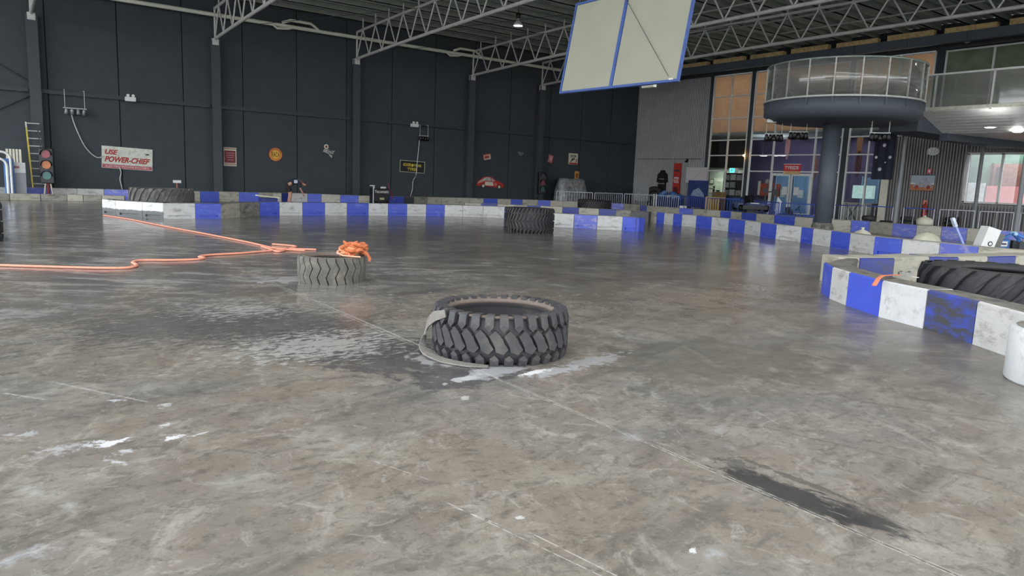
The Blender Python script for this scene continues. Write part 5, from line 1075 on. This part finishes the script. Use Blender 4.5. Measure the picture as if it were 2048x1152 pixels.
# karts
def kart(x, y, rz, label, c, up=False):
    t = thing('go_kart', (x, y, 0), label, 'go-kart', rz=rz, rot=None)
    Mk = mat('kart '+c, c, .4, var=.15)
    MB().prism([(-.85, .1), (.95, .1), (1.0, .22), (.75, .4), (.35, .36), (-.1, .22), (-.6, .45), (-.85, .4)], -.3, .3).build('bodywork', Mk, t, bevel=.03)
    MB().box(-.9, .3, -.62, -.38, .12, .36).box(-.9, .3, .38, .62, .12, .36).build('side_pod', Mk, t, bevel=.03)
    for a in (-.7, .7):
        for s in (-.58, .58): MB().cyl((a, s-.08, .15), (a, s+.08, .15), .15, 16).build('wheel', M_blk, t)
    MB().prism([(-.5, .2), (-.15, .22), (-.2, .35), (-.42, .72), (-.6, .7)], -.2, .2).build('seat', M_blk, t); MB().cyl((.15, 0, .4), (-.02, 0, .66), .02, 6).build('steering_column', M_dark, t)
    b_ = MB().lathe([(.13, -.012), (.155, -.012), (.155, .012), (.13, .012)], 20, closed=True); 
    if up: MB().box(-.5, .5, -.25, .25, -.5, .1).build('stand', M_dark, t); t.location.z = .5
    b_.build('steering_wheel', M_blk, t, loc=(-.03, 0, .67), rot=(0, -.9, 0)); MB().box(.72, .98, -.18, .18, .36, .4, Matrix.Rotation(0, 4, 'Y')).build('number_plate', M_white, t); MB().box(.96, 1.06, -.55, .55, .1, .28).build('bumper', M_blk, t); return t
p = onX(1500, 415, 29.2); kart(p.x, p.y, -2.3, 'grey blue kart with a white plate raised on a stand behind the blue railing', '5a6a98', True)
p = onX(1531, 400, 34.3)
t = thing('kart_trolley', (p.x, p.y, 0), 'upright black kart chassis on a trolley with white panel', 'trolley', rz=-.9)
MB().bar((-.15, 0, .1), (.05, 0, 1.9), .08).bar((.25, 0, .1), (.35, 0, 1.7), .08).bar((-.1, 0, .7), (.3, 0, .75), .06).bar((-.05, 0, 1.4), (.33, 0, 1.45), .06).build('chassis_frame', M_blk, t)
for z, x in ((.3, -.2), (.3, .4), (1.5, -.05), (1.4, .45)): MB().cyl((x, -.2, z), (x, 0, z), .15, 14).build('wheel', M_blk, t)
MB().prism([(.5, .4), (.75, .3), (.85, .9), (.6, 1.2)], -.25, -.2).build('white_panel', M_white, t); MB().box(-.3, .5, -.3, .3, 0, .12).build('base', M_dark, t); MB().lathe([(0, 1.85), (.1, 1.88), (.12, 2.0), (.06, 2.1), (0, 2.12)], 12).build('helmet', mat('grey helmet', '8a8784', .4), t)
p = onX(1597, 415, 32.6); kart(p.x, p.y, -1.2, 'blue kart parked behind the railing left of the thick pillar', '3a55a8')
# blue white pile
p = onX(1341, 400, XR-.8); t = thing('bundle', (p.x, p.y, 0), 'heap of blue and white inflatable gear behind the railing', 'bundle', rz=-PI/2)
rs = random.Random(3)
for k in range(8): MB().lathe([(0, -.2), (.18, -.16), (.26, 0), (.2, .16), (0, .22)], 10).build('bag', [M_blue, mat('pale blue', '6f8fc0', .6), M_blue, mat('pale white', 'a9b0bb', .6), mat('pinkish', '8a6a80', .6)][k % 5], t, loc=(-.75+k*.2, rs.uniform(-.1, .1), .90+.1*math.sin(k*1.7)), rot=(k*.9, k*.6, 0))
MB().box(-.9, .8, -.3, .3, 0, .8).build('base_box', mat('bin blue', '2f4576', .5), t)
for x in (-1.15, -.95): MB().box(x-.04, x+.04, -.35, -.3, 0, 1.0).build('white_post', M_white, t)
# white shoes
t = thing('white_shoes', fl(1366, 416.2, BHt), 'pair of small white objects lying on the far barrier', 'shoes'); t.location.z = BHt
for x in (-.12, .12): MB().box(x-.06, x+.06, -.1, .1, 0, .12).build('shoe', M_white, t, bevel=.03)
# bags
def bag(px, py, z0, k, r, h, label):
    p = fl(px, py, z0); p = p.copy(); t = thing('cloth_bag', (p.x, p.y, z0), label, 'bag'); prof = [(0, 0), (r*.9, .01), (r, h*.25), (r*.97, h*.55), (r*.75, h*.8), (r*.4, h*.95), (0, h)] if k else [(0, 0), (r*.9, .01), (r, h*.25), (r*.97, h*.55), (r*.7, h*.74), (r*.2, h*.86), (r*.12, h*.9), (r*.2, h), (0, h*.98)]
    b_ = MB().lathe(prof, 20); b_.v = [(x*(1+.06*math.sin(5*math.atan2(y, x)+z*9)), y*(1+.06*math.sin(4*math.atan2(y, x))), z) for x, y, z in b_.v]; b_.build('sack', mat('cream canvas', 'c6c4b2', .8, var=.15, scale=6, bump=.5), t); return t
v_ = fl(1848, 450, BHt); bag(1848, 450.55, BHt, 0, .26, .36, 'cream tied sack standing on the far barrier beside the extinguisher')
p = fl(1722, 492); bag(1722, 490, 0, 0, .27, .52, 'cream tied sack behind the right track row below the pillar')
bag(1850, 509, 0, 1, .35, .57, 'round cream sack behind the right track row')
# floor machine and boxes
p = fl(1924, 521); t = thing('floor_machine', (p.x, p.y, 0), 'blue floor cleaning machine handle leaning to the left', 'cleaning machine'); hd = Vector((-CR.x, -CR.y, 0))
MB().bar((0, 0, .35), hd*.28+Vector((0, 0, .85)), .045).build('handle_tube', mat('lilac blue', '8a9ad0', .5), t); MB().bar(hd*.26+Vector((0, 0, .8)), hd*.36+Vector((0, 0, 1.0)), .10, .06).build('grip', mat('pale grip', 'c9d3ea', .5), t); MB().box(-.2, .2, -.2, .2, .02, .35).build('base', M_blue, t, bevel=.05)
p = fl(1955, 520); t = thing('white_box', (p.x, p.y, 0), 'tall white box tilted with a small dark round emblem', 'box', rot=None); t.rotation_euler = (0, .28, -YAW)
MB().box(-.16, .16, -.15, .15, .0, .82).build('carton', M_white, t); MB().cyl((.03, -.15, .44), (.03, -.156, .44), .06, 16).build('emblem', M_dark, t); MB().cyl((.03, -.156, .44), (.03, -.16, .44), .035, 14).build('emblem_ring', M_white, t)
MB().box(.17, .3, -.14, .14, .02, .75).build('flap', mat('grey flap', '6a6a66', .7), t)
p = fl(1990, 521); t = thing('battery_case', (p.x, p.y, 0), 'blue battery case with a white label right of the tilted box', 'case', rz=-YAW); MB().box(-.2, .22, -.14, .14, 0, .54).build('case', M_blue, t, bevel=.04); MB().box(-.08, .14, -.155, -.14, .36, .48).build('label_plate', M_white, t); MB().box(-.05, .11, -.16, -.155, .4, .44).build('print', M_dark, t); MB().tube([(-.1, 0, .54), (-.05, 0, .62), (.1, 0, .62), (.15, 0, .54)], .015, 6).build('carry_handle', M_blue, t)
for i, px in enumerate((2010, 2028, 2046)):
    p = fl(px, 520+i*3); t = thing('blue_fitting', (p.x, p.y, 0), 'loose blue pipe fitting behind the right track row, '+['left', 'middle', 'right'][i]+' of three', 'pipe fitting', rz=i*1.1-.5)
    MB().box(-.1, .1, -.1, .1, 0, .5).build('stand', M_dark, t); MB().cyl((-.18, 0, .52), (.18, .05, .66), .035, 8).build('tube', mat('bright blue tube', '3f78c0', .4), t); MB().cyl((.18, .05, .66), (.24, .06, .68), .045, 8).build('end_cap', mat('pale end cap', 'a9c4dc', .4), t)
# dark kart tyres piled behind the right railings
rs = random.Random(9); k = 0
for i, px in enumerate([1690, 1735, 1770, 1812, 1836, 1900, 1925, 1945, 1975, 2000]):
    p = fl(px, 462)*1.035; n = 2+(i % 2); 
    t = thing('tyre_stack', (p.x, p.y, 0), 'low stack of black kart tyres behind the right railings, '+ordinal(i+1)+' from the left', 'tyre stack', group='kart tyre stacks')
    for j in range(n): MB().lathe([(.12, .0), (.24, .0), (.28, .05), (.28, .15), (.24, .2), (.12, .2)], 20, closed=True).build('kart_tyre', M_rub3, t, loc=(rs.uniform(-.02, .02), rs.uniform(-.02, .02), j*.2))
for i, (px, lb) in enumerate([(1700, 'dark metal stand behind the railing right of the pillar'), (1985, 'pale folding frame behind the railing below the window')]):
    p = fl(px, 452)*1.12; t = thing('folding_frame', (p.x, p.y, 0), lb, 'frame', rz=-1.2); mm = M_galv if i else M_dark
    for s in (-.2, .2): MB().bar((-.3, s, 0), (.3, s, 1.0), .03).bar((.3, s, 0), (-.3, s, 1.0), .03).build('cross_leg', mm, t)
    MB().bar((-.3, -.2, 1.0), (-.3, .2, 1.0), .03).bar((.3, -.2, 1.0), (.3, .2, 1.0), .03).build('top_bar', mm, t)
